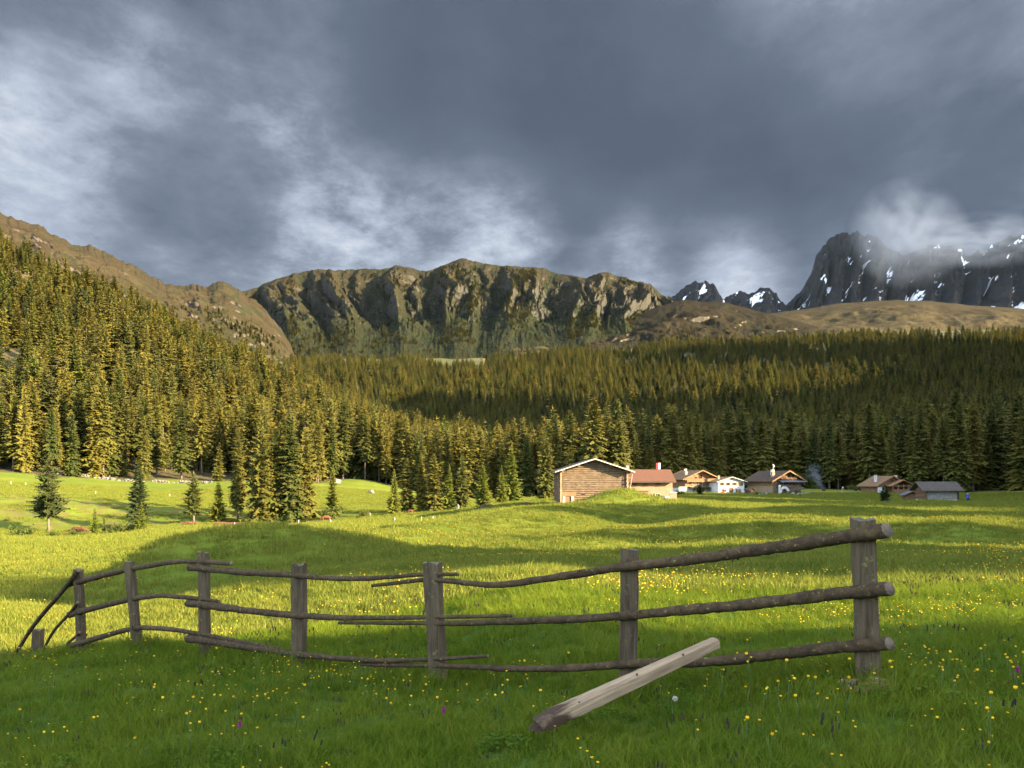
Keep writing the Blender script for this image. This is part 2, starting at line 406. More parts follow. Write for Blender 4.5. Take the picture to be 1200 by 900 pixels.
# left shoulder behind the forest
o, LEFTM = mountain('left_mountain',
    [(-330,190,1500),(-150,215,1500),(0,251,1550),(45,264,1580),(90,285,1620),(130,297,1680),(165,313,1750),(195,330,1850),(216,336,1900),(232,331,1950),(243,335,1980),(262,331,2000),(282,340,2030),(305,358,2070),(330,386,2100),(352,425,2130)],
    [(-330,420,760),(0,400,900),(100,410,1000),(200,420,1150),(262,432,1300),(352,442,1500)], 620, 220, (110, 36), 0.95, 16, seed=1, soft=True)
o.data.materials.append(mountain_mat('left_mountain', (0.0271, 0.0243, 0.0114), (0.0386, 0.0292, 0.0157), (0.0143, 0.0172, 0.0078), (0.1000, 0.0857, 0.0714), rocky=0.10))  # colours lowered: dimming by thin cloud is put into them
# the long ribbed ridge
o, RIDGE = mountain('ridge_mountain',
    [(225,372,2500),(262,350,2560),(292,340,2650),(320,329,2750),(352,319,2800),(400,316,2850),(432,316,2850),(465,311,2900),(500,318,2900),(522,309,2950),(541,303,2950),(560,308,2950),(590,313,2950),(630,313,2950),(660,320,2950),(686,326,2920),(708,319,2900),(730,326,2900),(760,332,2950),(784,349,3050),(800,372,3100)],
    [(225,415,1900),(300,420,2000),(420,422,2050),(520,420,2080),(600,416,2080),(690,408,2080),(800,402,2150)], 1000, 330, (215, 92), 0.85, 14, seed=4, apron=True)
o.data.materials.append(mountain_mat('ridge_mountain', (0.0169, 0.0183, 0.0080), (0.0269, 0.0220, 0.0118), (0.0070, 0.0107, 0.0048), (0.0597, 0.0564, 0.0484), rocky=0.12))  # darkened colours hold the partial cloud shade on the ridge
# dark rounded hill in front of the pass
o, KNOB = mountain('dark_hill',
    [(690,392,2300),(735,376,2350),(770,359,2400),(800,351,2420),(822,353,2420),(850,354,2420),(880,362,2420),(920,373,2400),(980,388,2380),(1010,396,2360)],
    [(690,404,2060),(800,403,2080),(900,402,2080),(1010,402,2080)], 300, 90, (150, 26), 0.8, 4, seed=9, soft=True)
o.data.materials.append(mountain_mat('dark_hill', (0.0197, 0.0158, 0.0085), (0.0170, 0.0137, 0.0079), (0.0105, 0.0112, 0.0066), (0.1310, 0.1114, 0.0852), rocky=0.02))
# broad tan alp on the right
o, ALP = mountain('alpine_slope',
    [(600,400,2500),(680,392,2600),(760,386,2700),(860,374,2800),(930,364,2850),(980,356,2900),(1030,352,2900),(1080,352,2900),(1140,358,2900),(1200,362,2900),(1300,366,2900),(1450,372,2900)],
    [(600,418,1900),(760,410,1950),(860,408,1980),(1000,404,2000),(1200,401,2000),(1450,398,2000)], 420, 120, (260, 34), 0.85, 5, seed=13, soft=True)
o.data.materials.append(mountain_mat('alpine_slope', (0.0557, 0.0439, 0.0223), (0.0360, 0.0282, 0.0151), (0.0236, 0.0203, 0.0105), (0.1704, 0.1507, 0.1179), rocky=0.02))
# dark rock peaks under the cloud
rockmat = mountain_mat('dark_rock', (0.015, 0.016, 0.017), (0.019, 0.019, 0.020), (0.010, 0.012, 0.013), (0.030, 0.029, 0.028), snow=(0.013, 0.622), scale=0.003, rocky=0.7)
for nm, cr, ft, sd in (
    ('small_peak', [(772,362,4600),(790,346,4600),(803,336,4600),(815,329,4600),(826,328,4600),(838,336,4600),(848,350,4600),(858,366,4600)], [(772,372,4100),(858,372,4100)], 21),
    ('twin_peak', [(838,366,4700),(852,346,4700),(866,343,4700),(876,346,4700),(886,339,4700),(898,338,4700),(912,346,4700),(922,358,4700),(934,370,4700)], [(838,374,4200),(934,374,4200)], 24),
    ('rock_massif', [(905,372,5000),(924,355,5000),(940,340,5000),(950,322,5000),(956,302,5000),(968,284,5000),(985,275,5050),(1004,272,5100),(1022,276,5150),(1045,292,5200),(1066,300,5200),(1082,288,5200),(1100,284,5200),(1118,289,5200),(1136,300,5200),(1152,296,5200),(1164,284,5200),(1180,279,5200),(1200,276,5200),(1300,262,5200),(1430,300,5200)], [(905,378,4300),(1000,378,4250),(1200,378,4250),(1430,378,4250)], 27)):
    o, g = mountain(nm, cr, ft, 120 if nm != 'rock_massif' else 420, 110 if nm == 'rock_massif' else 60, (170, 95) if nm == 'rock_massif' else (110, 45), 0.8, 30 if sd < 27 else 46, seed=sd, blocky=0.12)
    o.data.materials.append(rockmat)
# ------------------------------------------------------------------ spruces
def foliage_mat(name, c0, c1, tipc, transl=0.14):
    m, nt, b = newmat(name)
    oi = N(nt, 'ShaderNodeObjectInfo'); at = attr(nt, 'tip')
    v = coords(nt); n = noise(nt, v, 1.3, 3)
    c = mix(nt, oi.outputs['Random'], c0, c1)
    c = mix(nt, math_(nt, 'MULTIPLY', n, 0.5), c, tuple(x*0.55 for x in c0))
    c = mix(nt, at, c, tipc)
    L(nt, c, b.inputs['Base Color']); b.inputs['Roughness'].default_value = 0.8
    b.inputs['Specular IOR Level'].default_value = 0.15
    tr = N(nt, 'ShaderNodeBsdfTranslucent'); L(nt, c, tr.inputs[0])
    ms = N(nt, 'ShaderNodeMixShader'); ms.inputs[0].default_value = transl
    L(nt, b.outputs[0], ms.inputs[1]); L(nt, tr.outputs[0], ms.inputs[2])
    L(nt, ms.outputs[0], nt.nodes['Material Output'].inputs[0])
    return m
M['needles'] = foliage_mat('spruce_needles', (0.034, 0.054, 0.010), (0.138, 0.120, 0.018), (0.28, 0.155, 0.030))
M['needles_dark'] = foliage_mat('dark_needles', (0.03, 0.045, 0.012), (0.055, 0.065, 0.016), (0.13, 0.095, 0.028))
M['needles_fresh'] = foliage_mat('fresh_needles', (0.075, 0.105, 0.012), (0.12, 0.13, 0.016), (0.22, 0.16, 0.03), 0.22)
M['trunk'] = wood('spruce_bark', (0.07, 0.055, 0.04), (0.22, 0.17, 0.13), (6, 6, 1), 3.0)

def spruce_geo(seed, H, R, bare, levels, nb, ns, droop=0.35, power=0.75, dens=1.0, tipamt=0.5, wk=0.30):
    """crown of drooping branch sprays; returns vertices, triangles and a 0..1 tip value"""
    r = np.random.default_rng(seed)
    V = []; T = []; tip = []
    lean = r.normal(0, 0.01, 2)
    hs = bare+(H-bare)*(np.linspace(0, 0.985, levels)**0.92)
    for li, h in enumerate(hs):
        k = (h-bare)/(H-bare)
        Lmax = R*((1-k)**power)*(0.55+0.45*min(1, k*7+0.35))+0.03*R+0.06
        nbr = max(3, int(nb*(0.5+0.5*(1-k))))
        ph = r.random()*6.28
        lf = r.uniform(0.72, 1.12)
        for bi in range(nbr):
            if r.random() > dens: continue
            a = ph+6.283*bi/nbr+r.normal(0, 0.25)
            Lb = Lmax*lf*r.uniform(0.6, 1.15)
            hh = h+r.normal(0, 0.25*(H-bare)/levels)
            dx, dy = math.cos(a), math.sin(a)
            up0 = 0.35*k-0.12
            dr = droop*(1-0.6*k)*r.uniform(0.7, 1.4)
            w = Lb*wk*r.uniform(0.8, 1.25)+0.05
            tp = r.random()
            for si in range(ns):
                s0 = (si+0.15)/ns; s1 = min(1.05, s0+1.35/ns)
                def pt(s): return np.array([dx*Lb*s+lean[0]*hh, dy*Lb*s+lean[1]*hh, hh+Lb*(up0*s-dr*s*s+0.16*s**4)])
                p0, p1 = pt(s0), pt(s1)
                wl = w*(1.15-0.75*s0)*r.uniform(0.7, 1.2)
                sag = wl*r.uniform(0.25, 0.75)
                for sd in (-1, 1):
                    q = p0*0.35+p1*0.65+np.array([-dy*sd*wl, dx*sd*wl, -sag])
                    i = len(V); V += [p0, q, p1]; T.append((i, i+1, i+2))
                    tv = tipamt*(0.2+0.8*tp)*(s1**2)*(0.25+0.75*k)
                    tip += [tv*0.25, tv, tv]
            # hanging curtain under the branch gives the crown its depth
            p0, p1 = np.array([dx*Lb*0.12, dy*Lb*0.12, hh]), np.array([dx*Lb*0.8, dy*Lb*0.8, hh+Lb*(up0*0.8-dr*0.64)])
            q = (p0+p1)/2+np.array([r.normal(0, .1)*Lb, r.normal(0, .1)*Lb, -Lb*0.33*r.uniform(0.6, 1.2)-0.05])
            i = len(V); V += [p0, q, p1]; T.append((i, i+1, i+2)); tip += [0, 0, 0]
    i = len(V)
    for a in (0, 2.1, 4.2):
        V += [np.array([lean[0]*H, lean[1]*H, H*1.015]), np.array([0.12*math.cos(a), 0.12*math.sin(a), H*0.955]), np.array([0.12*math.cos(a+2.1), 0.12*math.sin(a+2.1), H*0.955])]
        T.append((i, i+1, i+2)); i += 3; tip += [tipamt]*3
    return np.array(V), np.array(T), np.array(tip)

def crown_mesh(name, geo, mat):
    V, T, tip = geo
    me = np_mesh(name, V, T, [mat], smooth=False)
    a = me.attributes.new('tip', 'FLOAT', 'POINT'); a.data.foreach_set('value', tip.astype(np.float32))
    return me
def trunk_geo(H, r0, bare, seed=0):
    mb = MB(); rr = random.Random(seed)
    n = 7
    mb.tube([(rr.uniform(-.05, .05), rr.uniform(-.05, .05), -0.4+(H*0.9+0.2)*i/n) for i in range(n+1)], [r0*(1.25 if i == 0 else 1)*(1-0.96*i/n) for i in range(n+1)], 7)
    for i in range(int(bare*2.2)):                     # dead stubs on the bare stem
        h = rr.uniform(0.15*bare, bare); a = rr.uniform(0, 6.28); l = rr.uniform(0.4, 1.1)
        mb.tube([(0, 0, h), (math.cos(a)*l, math.sin(a)*l, h-0.1*l)], [0.03, 0.012], 4)
    return mb
def trunk_mesh(name, H, r0, bare, seed=0):
    mb = trunk_geo(H, r0, bare, seed)
    me = bpy.data.meshes.new(name); me.from_pydata(mb.v, [], mb.f); me.materials.append(M['trunk'])
    me.polygons.foreach_set('use_smooth', [True]*len(me.polygons)); return me

KINDS = {}
def tree_kind(key, mat, trunk_r, **kw):
    KINDS[key] = (crown_mesh('crown', spruce_geo(**kw), M[mat]), trunk_mesh('trunk', kw['H'], trunk_r, kw['bare'], kw['seed']), kw['H'])
# tall narrow forest spruces (unit: metres), then solitary ones
for i in range(5):
    tree_kind('tall%d' % i, 'needles', 0.30, seed=20+i, H=25, R=3.3+0.25*i, bare=(3.5, 6.5, 2.0, 8.0, 1.0)[i], levels=46, nb=10, ns=4, droop=0.5, power=0.5)
tree_kind('open', 'needles_dark', 0.24, seed=41, H=13, R=3.4, bare=3.2, levels=24, nb=8, ns=6, droop=0.28, power=0.6, dens=0.9, tipamt=0.4)
tree_kind('dense', 'needles_dark', 0.24, seed=42, H=13, R=2.9, bare=0.9, levels=34, nb=11, ns=5, droop=0.32, power=0.7, tipamt=0.3)
tree_kind('slim', 'needles', 0.20, seed=43, H=10, R=2.3, bare=2.3, levels=28, nb=9, ns=5, droop=0.3, power=0.6)
tree_kind('young', 'needles_fresh', 0.10, seed=44, H=6, R=1.6, bare=0.35, levels=24, nb=9, ns=5, droop=0.22, power=0.85)
tree_kind('cone', 'needles_fresh', 0.22, seed=45, H=14, R=3.7, bare=0.6, levels=40, nb=11, ns=5, droop=0.3, power=0.85, tipamt=0.6)
tree_kind('broad', 'needles', 0.34, seed=46, H=22, R=4.4, bare=1.2, levels=46, nb=11, ns=5, droop=0.45, power=0.6, tipamt=0.6)
tree_kind('bushy', 'needles_dark', 0.12, seed=47, H=3.6, R=1.35, bare=0.25, levels=20, nb=10, ns=4, droop=0.1, power=0.45, tipamt=0.15)

def put_tree(key, loc, h, label=None, group=None, rz=None, width=1.0, first=[0]):
    crown, trunk, H = KINDS[key]
    t = thing('spruce_tree', label, 'tree', loc, random.uniform(0, 6.28) if rz is None else rz, group)
    s = h/H; t.scale = (s*width, s*width, s)
    for nm, me in (('trunk', trunk), ('crown', crown)):
        o = bpy.data.objects.new(nm, me); C.objects.link(o); o.parent = t
    return t

# lone trees of the left meadow, each told apart
LONE = [  # kind, px, base row, distance, top row, width, label
    ('open', 57, 621, 138, 532, 1.0, 'dark open spruce on a bare pale trunk, alone at the far left of the meadow'),
    ('dense', 162, 615, 142, 539, 1.0, 'dense dark spruce with a broad skirt above the small spruce on the left meadow'),
    ('young', 166, 631, 130, 588, 1.0, 'small bright green spruce standing in front of the dense dark one'),
    ('young', 111, 633, 130, 594, 0.8, 'small slender spruce right of the red brush heap, its taller twin'),
    ('slim', 122, 633, 131, 604, 0.6, 'thin lower sapling leaning close to the slender spruce by the brush heap'),
    ('slim', 227, 614, 146, 552, 1.05, 'slim spruce with a bare lower stem on the bank, casting a shadow to the left'),
    ('cone', 256, 612, 150, 560, 1.0, 'compact full spruce between the slim spruce and the tall clump'),
    ('tall0', 279, 610, 158, 500, 0.9, 'tall narrow spruce on the left rim of the big clump'),
    ('broad', 306, 618, 148, 487, 0.95, 'tallest dark broad spruce at the left front of the big clump'),
    ('broad', 322, 616, 150, 498, 0.8, 'middle spruce of the big clump, narrow and open at the top'),
    ('tall2', 341, 615, 150, 484, 1.1, 'tall orange lit spruce at the right front of the big clump'),
    ('tall4', 357, 612, 156, 500, 1.0, 'right hand spruce closing the big clump above the grazing cow'),
    ('cone', 390, 607, 160, 546, 0.8, 'ragged spruce over pale shrubs, right of the grazing rust cow'),
    ('cone', 462, 606, 152, 549, 0.8, 'pointed golden spruce at the right side of the sunny gap in the woods'),
    ('tall2', 477, 606, 158, 536, 1.2, 'dark shaded spruce just right of the pointed golden one'),
    ('broad', 494, 605, 158, 530, 0.8, 'dark spruce in the middle of the shaded group behind the lit hump'),
    ('tall4', 509, 604, 156, 531, 1.2, 'bright lit spruce in the middle of the group left of the pale stone'),
    ('cone', 527, 603, 156, 544, 0.7, 'narrow spruce standing directly behind the pale upright stone'),
    ('tall2', 541, 600, 160, 533, 1.2, 'spruce right behind the pale upright stone, higher than its neighbour'),
    ('cone', 566, 598, 136, 542, 1.0, 'fresh green cone shaped spruce at the dark earth bank'),
    ('cone', 600, 592, 152, 522, 0.95, 'tall yellow green cone spruce left of the log barn'),
    ('cone', 588, 594, 146, 545, 0.8, 'lower yellow green spruce between the two cone spruces near the barn'),
    ('broad', 640, 590, 172, 505, 0.9, 'golden lit spruce rising just beyond the left eave of the log barn'),
    ('bushy', 820, 581, 205, 568.5, 1.15, 'little dark round spruce in the grass before the balconied chalet'),
    ('bushy', 1037, 586, 150, 568.5, 0.95, 'little dark egg shaped spruce in front of the orange timber chalet'),
]
for k, px, by, d, ty, w, lab in LONE:
    p = on_ground(px, d)
    zt = CAMH+(HOR-ty)/F*d
    put_tree(k, p, max(zt-p.z, 1.5), lab, None, width=w)

# forest: jittered grid, thinned by the mask
def forest_points(y0, y1, step):
    ys = np.arange(y0, y1, step); out = []
    for y in ys:
        w = y*0.70+20
        x = np.arange(-w, w, step)
        out.append(np.stack([x, np.full_like(x, y)], -1))
    p = np.concatenate(out); p += rng.uniform(-0.48, 0.48, p.shape)*step
    return p[forest_mask(p[:, 0], p[:, 1])]
pts = np.concatenate([forest_points(155, 480, 6.9), forest_points(480, 900, 8.8), forest_points(900, 2000, 12.0)])
pxs = 600+F*pts[:, 0]/pts[:, 1]
# clearings: pale meadow patches high in the woods, and thinner woods near the upper edge
keep = np.ones(len(pts), bool)
keep &= ~((pts[:, 1] > 1250) & (fbm(pts[:, 0]/90+4, pts[:, 1]/150, 3) > 0.28))
keep &= fbm(pts[:, 0]/26, pts[:, 1]/34+7, 3) > -0.32
hut = (np.hypot(pts[:, 0]-P(700, 0, 112).x, pts[:, 1]-115) < 14)
pts = pts[keep & ~hut]; pxs = 600+F*pts[:, 0]/pts[:, 1]
zz = ground(pts[:, 0], pts[:, 1])
hh = np.where(pts[:, 1] < 480, rng.normal(25.5, 4.2, len(pts)), np.where(pts[:, 1] < 900, rng.normal(22.5, 3.6, len(pts)), rng.normal(22, 6, len(pts))))
hh = np.clip(hh*(1+0.18*fbm(pts[:, 0]/60, pts[:, 1]/60, 3)), 11, 33)
small = rng.random(len(pts)) < 0.12; hh[small] *= rng.uniform(0.4, 0.75, small.sum())
inside = (pxs > -10) & (pxs < 1210)
order = np.argsort(np.where(inside, pts[:, 1]*np.where(hh < 15, 1.4, 1.0), 1e9))
# the nearest row of the woods, tree by tree; those hidden behind several nearer ones stay in the mass
chosen = []; cols = np.zeros(1300)
for i in order:
    if len(chosen) >= 266 or not inside[i]: break
    hw = 3.2/pts[i, 1]*F; a0, a1 = int(max(0, pxs[i]-hw)), int(min(1299, pxs[i]+hw))+1
    if a1 <= a0 or cols[a0:a1].mean() > 2.2: continue
    cols[a0:a1] += 1; chosen.append(i)
ZONES = [(262, 'spruce in the front row of the steep sunlit wood above the left meadow', 'spruces along the edge of the sunlit left wood'),
         (450, 'spruce in the wood around the sunny gap, behind the big clump of spruces', 'spruces around the sunny gap'),
         (640, 'golden spruce in the lit wood between the sunny gap and the log barn', 'golden spruces left of the log barn'),
         (800, 'spruce rising behind the roofs of the log barn and the russet farmhouse', 'spruces behind the barn and farmhouse'),
         (1000, 'shaded spruce in the dark wood behind the chalets', 'shaded spruces behind the chalets'),
         (2000, 'tall shaded spruce in the dark wood behind the hay hut and the hiker', 'shaded spruces behind the hay hut')]
nearsel = np.zeros(len(pts), bool)
for i in chosen:
    nearsel[i] = True
    for lim, lab, grp in ZONES:
        if pxs[i] < lim: break
    k = 'tall%d' % rng.integers(0, 5)
    put_tree(k, (pts[i, 0], pts[i, 1], zz[i]-0.2), hh[i], lab, grp, width=rng.uniform(0.85, 1.15))

# ------------------------------------------------------------------ scatter by geometry nodes (masses nobody could count)
def proto_collection(name, meshes):
    col = bpy.data.collections.new(name)                   # kept out of the scene: only a source of shapes
    for i, me in enumerate(meshes):
        col.objects.link(bpy.data.objects.new('%s_%02d' % (name, i), me))
    return col
def scatter(name, pos, scl, rot, idx, col):
    me = bpy.data.meshes.new(name); n = len(pos)
    me.vertices.add(n); me.vertices.foreach_set('co', np.asarray(pos, np.float32).ravel())
    for nm, arr in (('scl', scl), ('rot', rot)):
        a = me.attributes.new(nm, 'FLOAT_VECTOR', 'POINT'); a.data.foreach_set('vector', np.asarray(arr, np.float32).ravel())
    a = me.attributes.new('pick', 'INT', 'POINT'); a.data.foreach_set('value', np.asarray(idx, np.int32))
    o = stuff(link(name, me))
    ng = bpy.data.node_groups.new(name, 'GeometryNodeTree')
    ng.interface.new_socket('Geometry', in_out='INPUT', socket_type='NodeSocketGeometry')
    ng.interface.new_socket('Geometry', in_out='OUTPUT', socket_type='NodeSocketGeometry')
    gi = ng.nodes.new('NodeGroupInput'); go = ng.nodes.new('NodeGroupOutput')
    ci = ng.nodes.new('GeometryNodeCollectionInfo'); ci.inputs['Collection'].default_value = col
    ci.inputs['Separate Children'].default_value = True; ci.inputs['Reset Children'].default_value = True
    ip = ng.nodes.new('GeometryNodeInstanceOnPoints'); ip.inputs['Pick Instance'].default_value = True
    mp = ng.nodes.new('GeometryNodeMeshToPoints')
    def na(nm, ty):
        q = ng.nodes.new('GeometryNodeInputNamedAttribute'); q.data_type = ty; q.inputs['Name'].default_value = nm
        return q.outputs[0]
    lk = ng.links.new
    lk(gi.outputs[0], mp.inputs[0]); lk(mp.outputs[0], ip.inputs['Points']); lk(ci.outputs[0], ip.inputs['Instance'])
    lk(na('pick', 'INT'), ip.inputs['Instance Index']); lk(na('scl', 'FLOAT_VECTOR'), ip.inputs['Scale'])
    er = ng.nodes.new('FunctionNodeEulerToRotation'); lk(na('rot', 'FLOAT_VECTOR'), er.inputs[0]); lk(er.outputs[0], ip.inputs['Rotation'])
    lk(ip.outputs[0], go.inputs[0])
    md = o.modifiers.new('scatter', 'NODES'); md.node_group = ng
    return o
def whole_tree(key_seed, H, R, bare, levels, nb, ns, mat, **kw):
    V, T, tip = spruce_geo(key_seed, H, R, bare, levels, nb, ns, **kw)
    tb = trunk_geo(H, 0.3, 0, key_seed)
    tv = np.array(tb.v); quads = [f for f in tb.f if len(f) == 4]
    tt = [(f[0], f[1], f[2]) for f in quads]+[(f[0], f[2], f[3]) for f in quads]
    allV = np.vstack([V, tv]); allT = np.vstack([T, np.array(tt)+len(V)])
    me = np_mesh('forest_tree', allV, allT, [M[mat], M['trunk']], np.r_[np.zeros(len(T), int), np.ones(len(tt), int)], smooth=False)
    a = me.attributes.new('tip', 'FLOAT', 'POINT'); a.data.foreach_set('value', np.r_[tip, np.zeros(len(tv))].astype(np.float32))
    return me
protos = [whole_tree(60+i, 24, 3.3+0.35*(i % 3), (3, 1.5, 4.5)[i % 3], 36, 9, 3, 'needles', droop=0.5, power=0.52, wk=0.42) for i in range(6)]
protos += [whole_tree(70, 24, 4.9, 1.0, 26, 10, 2, 'needles', droop=0.35, power=0.75, wk=0.42, dens=.85), whole_tree(71, 24, 3.6, 7, 24, 8, 2, 'needles', droop=0.55, power=0.42, wk=0.4, dens=.7),
           whole_tree(72, 24, 4.4, 2, 28, 10, 2, 'needles_fresh', droop=0.4, power=0.62, wk=0.42), whole_tree(73, 24, 3.9, 3, 30, 10, 2, 'needles_dark', droop=0.5, power=0.55, wk=0.42)]
FPICK = [.11, .11, .11, .11, .11, .11, .10, .09, .06, .09]
forest_col = proto_collection('forest_tree', protos)
rest = ~nearsel
def rots(n, tilt=0.02): return np.stack([rng.normal(0, tilt, n), rng.normal(0, tilt, n), rng.uniform(0, 6.28, n)], -1)
pr = pts[rest]; n = len(pr); s = hh[rest]/24
wv = rng.uniform(0.85, 1.25, n)*np.where(pr[:, 1] > 900, 1.2, 1.0)
scatter('forest', np.c_[pr, zz[rest]-0.3], np.stack([s*wv, s*wv, s], -1), rots(n), rng.choice(10, n, p=FPICK), forest_col)

# scattered trees and dwarf pines on the ridge ribs and at the upper forest edge
def on_grid(G, n, fn):
    X, Y, Z, g, t = G
    i = rng.integers(1, X.shape[0]-1, n*6); j = rng.integers(1, X.shape[1]-1, n*6)
    w = fn(g[i, j], t[i, j], X[i, j], Y[i, j], Z[i, j]); k = rng.random(n*6) < w
    i, j = i[k][:n], j[k][:n]
    return np.stack([X[i, j], Y[i, j], Z[i, j]], -1)
bp = np.concatenate([
    on_grid(RIDGE, 3600, lambda g, t, x, y, z: np.clip(fbm(x/60+9, z/90, 4)*1.6+0.35*g-0.05, 0, 1)*(t > 0.12)*(t < 0.93)),
    on_grid(RIDGE, 1600, lambda g, t, x, y, z: (t < 0.25)*(x < -500)*0.8+(t < 0.10)*0.25*(fbm(x/80, y/80, 3) > 0.0)),
    on_grid(ALP, 420, lambda g, t, x, y, z: (t < 0.10)*np.clip(fbm(x/60, y/60, 3)*3, 0, 1)),
    on_grid(LEFTM, 900, lambda g, t, x, y, z: (t < 0.62)*(600+F*x/y > 205)*np.clip(1.2-1.6*t+fbm(x/70, y/70, 3), 0, 1)),
    on_grid(LEFTM, 350, lambda g, t, x, y, z: (t < 0.5)*np.clip(fbm(x/50, y/50, 3)*2-.2, 0, 1)),
    on_grid(KNOB, 200, lambda g, t, x, y, z: (t < 0.3)*np.clip(fbm(x/60, y/60, 3)*2, 0, 1))])
n = len(bp); s = rng.uniform(0.2, 0.6, n)
s2 = s*rng.uniform(1.2, 2.2, n)
scatter('mountain_scrub', bp-np.array([0, 0, 0.5]), np.stack([s2, s2, s], -1), rots(n), rng.integers(0, 6, n), forest_col)['category'] = 'scrub'
# ------------------------------------------------------------------ fence
grey_d, grey_l = (0.044, 0.030, 0.016), (0.165, 0.120, 0.070)
M['rail'] = wood('rail_bark', (0.030, 0.019, 0.009), (0.120, 0.077, 0.037), (1.2, 1.2, 1.2), 11.0, lichen=((0.22, 0.195, 0.075), 30.0, 0.60), bd=0.03)
M['endgrain'] = wood('cut_end', (0.10, 0.075, 0.05), (0.24, 0.18, 0.12), (1, 1, 1), 22.0)
M['post'] = wood('post_wood', grey_d, grey_l, (9, 9, 0.7), 4.0, lichen=((0.19, 0.165, 0.05), 13.0, 0.60), bd=0.012)
M['post_top'] = wood('post_top', (0.07, 0.06, 0.04), (0.2, 0.18, 0.11), (1, 1, 1), 25.0)
M['fresh'] = wood('pale_wood', (0.19, 0.128, 0.072), (0.45, 0.335, 0.205), (10, 10, 0.55), 3.0, bd=0.010)
_nt = M['fresh'].node_tree; _b = _nt.nodes['Principled BSDF']          # the buried end has rotted, in a ragged line across the grain
_c = _b.inputs['Base Color'].links[0].from_socket
_tc = N(_nt, 'ShaderNodeTexCoord'); _sp = N(_nt, 'ShaderNodeSeparateXYZ'); L(_nt, _tc.outputs['Object'], _sp.inputs[0])
_n1 = noise(_nt, coords(_nt, (22, 22, 3)), 1.0, 5, .65); _n2 = noise(_nt, coords(_nt, (9, 9, 1.2)), 1.0, 5, .7)
_f = ramp(_nt, math_(_nt, 'SUBTRACT', math_(_nt, 'ADD', _sp.outputs[2], .33), math_(_nt, 'MULTIPLY', _n1, .75)), [(0.05, 1.0), (0.16, 0.0)])
_c = mix(_nt, math_(_nt, 'MULTIPLY', ramp(_nt, _n2, [(0.5, 0.0), (0.66, 1.0)]), .55), _c, (0.10, 0.075, 0.05))
L(_nt, mix(_nt, _f, _c, (0.055, 0.034, 0.02)), _b.inputs['Base Color'])
M['rot'] = wood('rotten_end', (0.04, 0.028, 0.018), (0.17, 0.11, 0.065), (3, 3, 2), 12.0, bd=0.02)
FX = np.array([1018, 737, 507, 350, 239, 160, 96]); FD = np.array([6.06, 7.2, 8.5, 9.8, 10.9, 12.0, 12.9])
def fence_d(px):
    # straight line through the posts, solved for the column
    x0, y0, ux, uy = 2.715, 6.06, -5.33/6.51, 3.74/6.51
    k = (px-600)/F
    s = (x0-k*y0)/(k*uy-ux)
    return y0+uy*s
fence = thing('wooden_fence', 'weathered three rail log fence with crooked mossy poles crossing the grass', 'fence', (0, 0, 0))
FDIR = Vector((-5.33, 3.74, 0)).normalized(); FN = Vector((-FDIR.y, FDIR.x, 0)); FN = -FN if FN.y > 0 else FN
def rough_post(name, top, bot, wpx, d, rz, mats, parent, seed, depth=0.8):
    """a hewn post with worn edges between two measured points"""
    r_ = random.Random(seed)
    w = wpx/F*d
    pt, pb = P(top[0], top[1], d), P(bot[0], bot[1], d); pb = pb+(pb-pt).normalized()*0.45
    n = 16; V = []; mb = MB(); K = 12
    ax = Vector((math.cos(rz), math.sin(rz), 0)); ay = Vector((-math.sin(rz), math.cos(rz), 0))
    prof = []
    for k in range(K):
        th = 2*math.pi*(k+0.5)/K; c, s_ = math.cos(th), math.sin(th); m_ = max(abs(c), abs(s_))
        q = 0.93
        prof.append(((c/m_*q+c*(1-q))*w*0.5, (s_/m_*q+s_*(1-q))*w*0.5*depth))
    ph = [r_.uniform(0, 6) for _ in range(K)]
    for i in range(n+1):
        c = pb.lerp(pt, i/n)
        for k, (x, y) in enumerate(prof):
            j = 1+0.035*math.sin(i*0.7+ph[k])+r_.uniform(-.02, .02)
            zt = r_.uniform(-0.03, 0.012) if i == n else 0
            V.append(c+ax*x*j+ay*y*j+Vector((0, 0, zt)))
    fs = []
    mb.add(V, [(i*K+k, i*K+(k+1) % K, (i+1)*K+(k+1) % K, (i+1)*K+k) for i in range(n) for k in range(K)], 0)
    cidx = len(mb.v); mb.v.append(tuple(pt-Vector((0, 0, 0.012))))
    for k in range(K): mb.f.append((n*K+k, n*K+(k+1) % K, cidx)); mb.m.append(1)
    return mb.build(name, mats, parent, smooth=False)
pm = [M['post'], M['post_top']]
for i, (top, bot, w, rz, dep) in enumerate((
    ((1011, 607), (1018, 806), 27, -0.42, 0.9), ((738, 643), (736, 816), 20, -0.25, 0.9), ((506.5, 659), (514.5, 809), 18.5, -0.3, 0.8),
    ((351, 660), (350, 784), 14.5, -0.2, 0.9), ((238.5, 646), (240.5, 775), 10.5, -0.1, 0.9), ((151.5, 657), (161.5, 764), 9.5, 0, 0.9),
    ((92, 667), (96, 768), 8.5, 0, 0.9), ((44.5, 737), (43, 790), 10, 0, 0.9))):
    d = fence_d(bot[0]) if i < 7 else 14.2
    rough_post('post', top, bot, w, d, rz, pm, fence, i+1, dep)

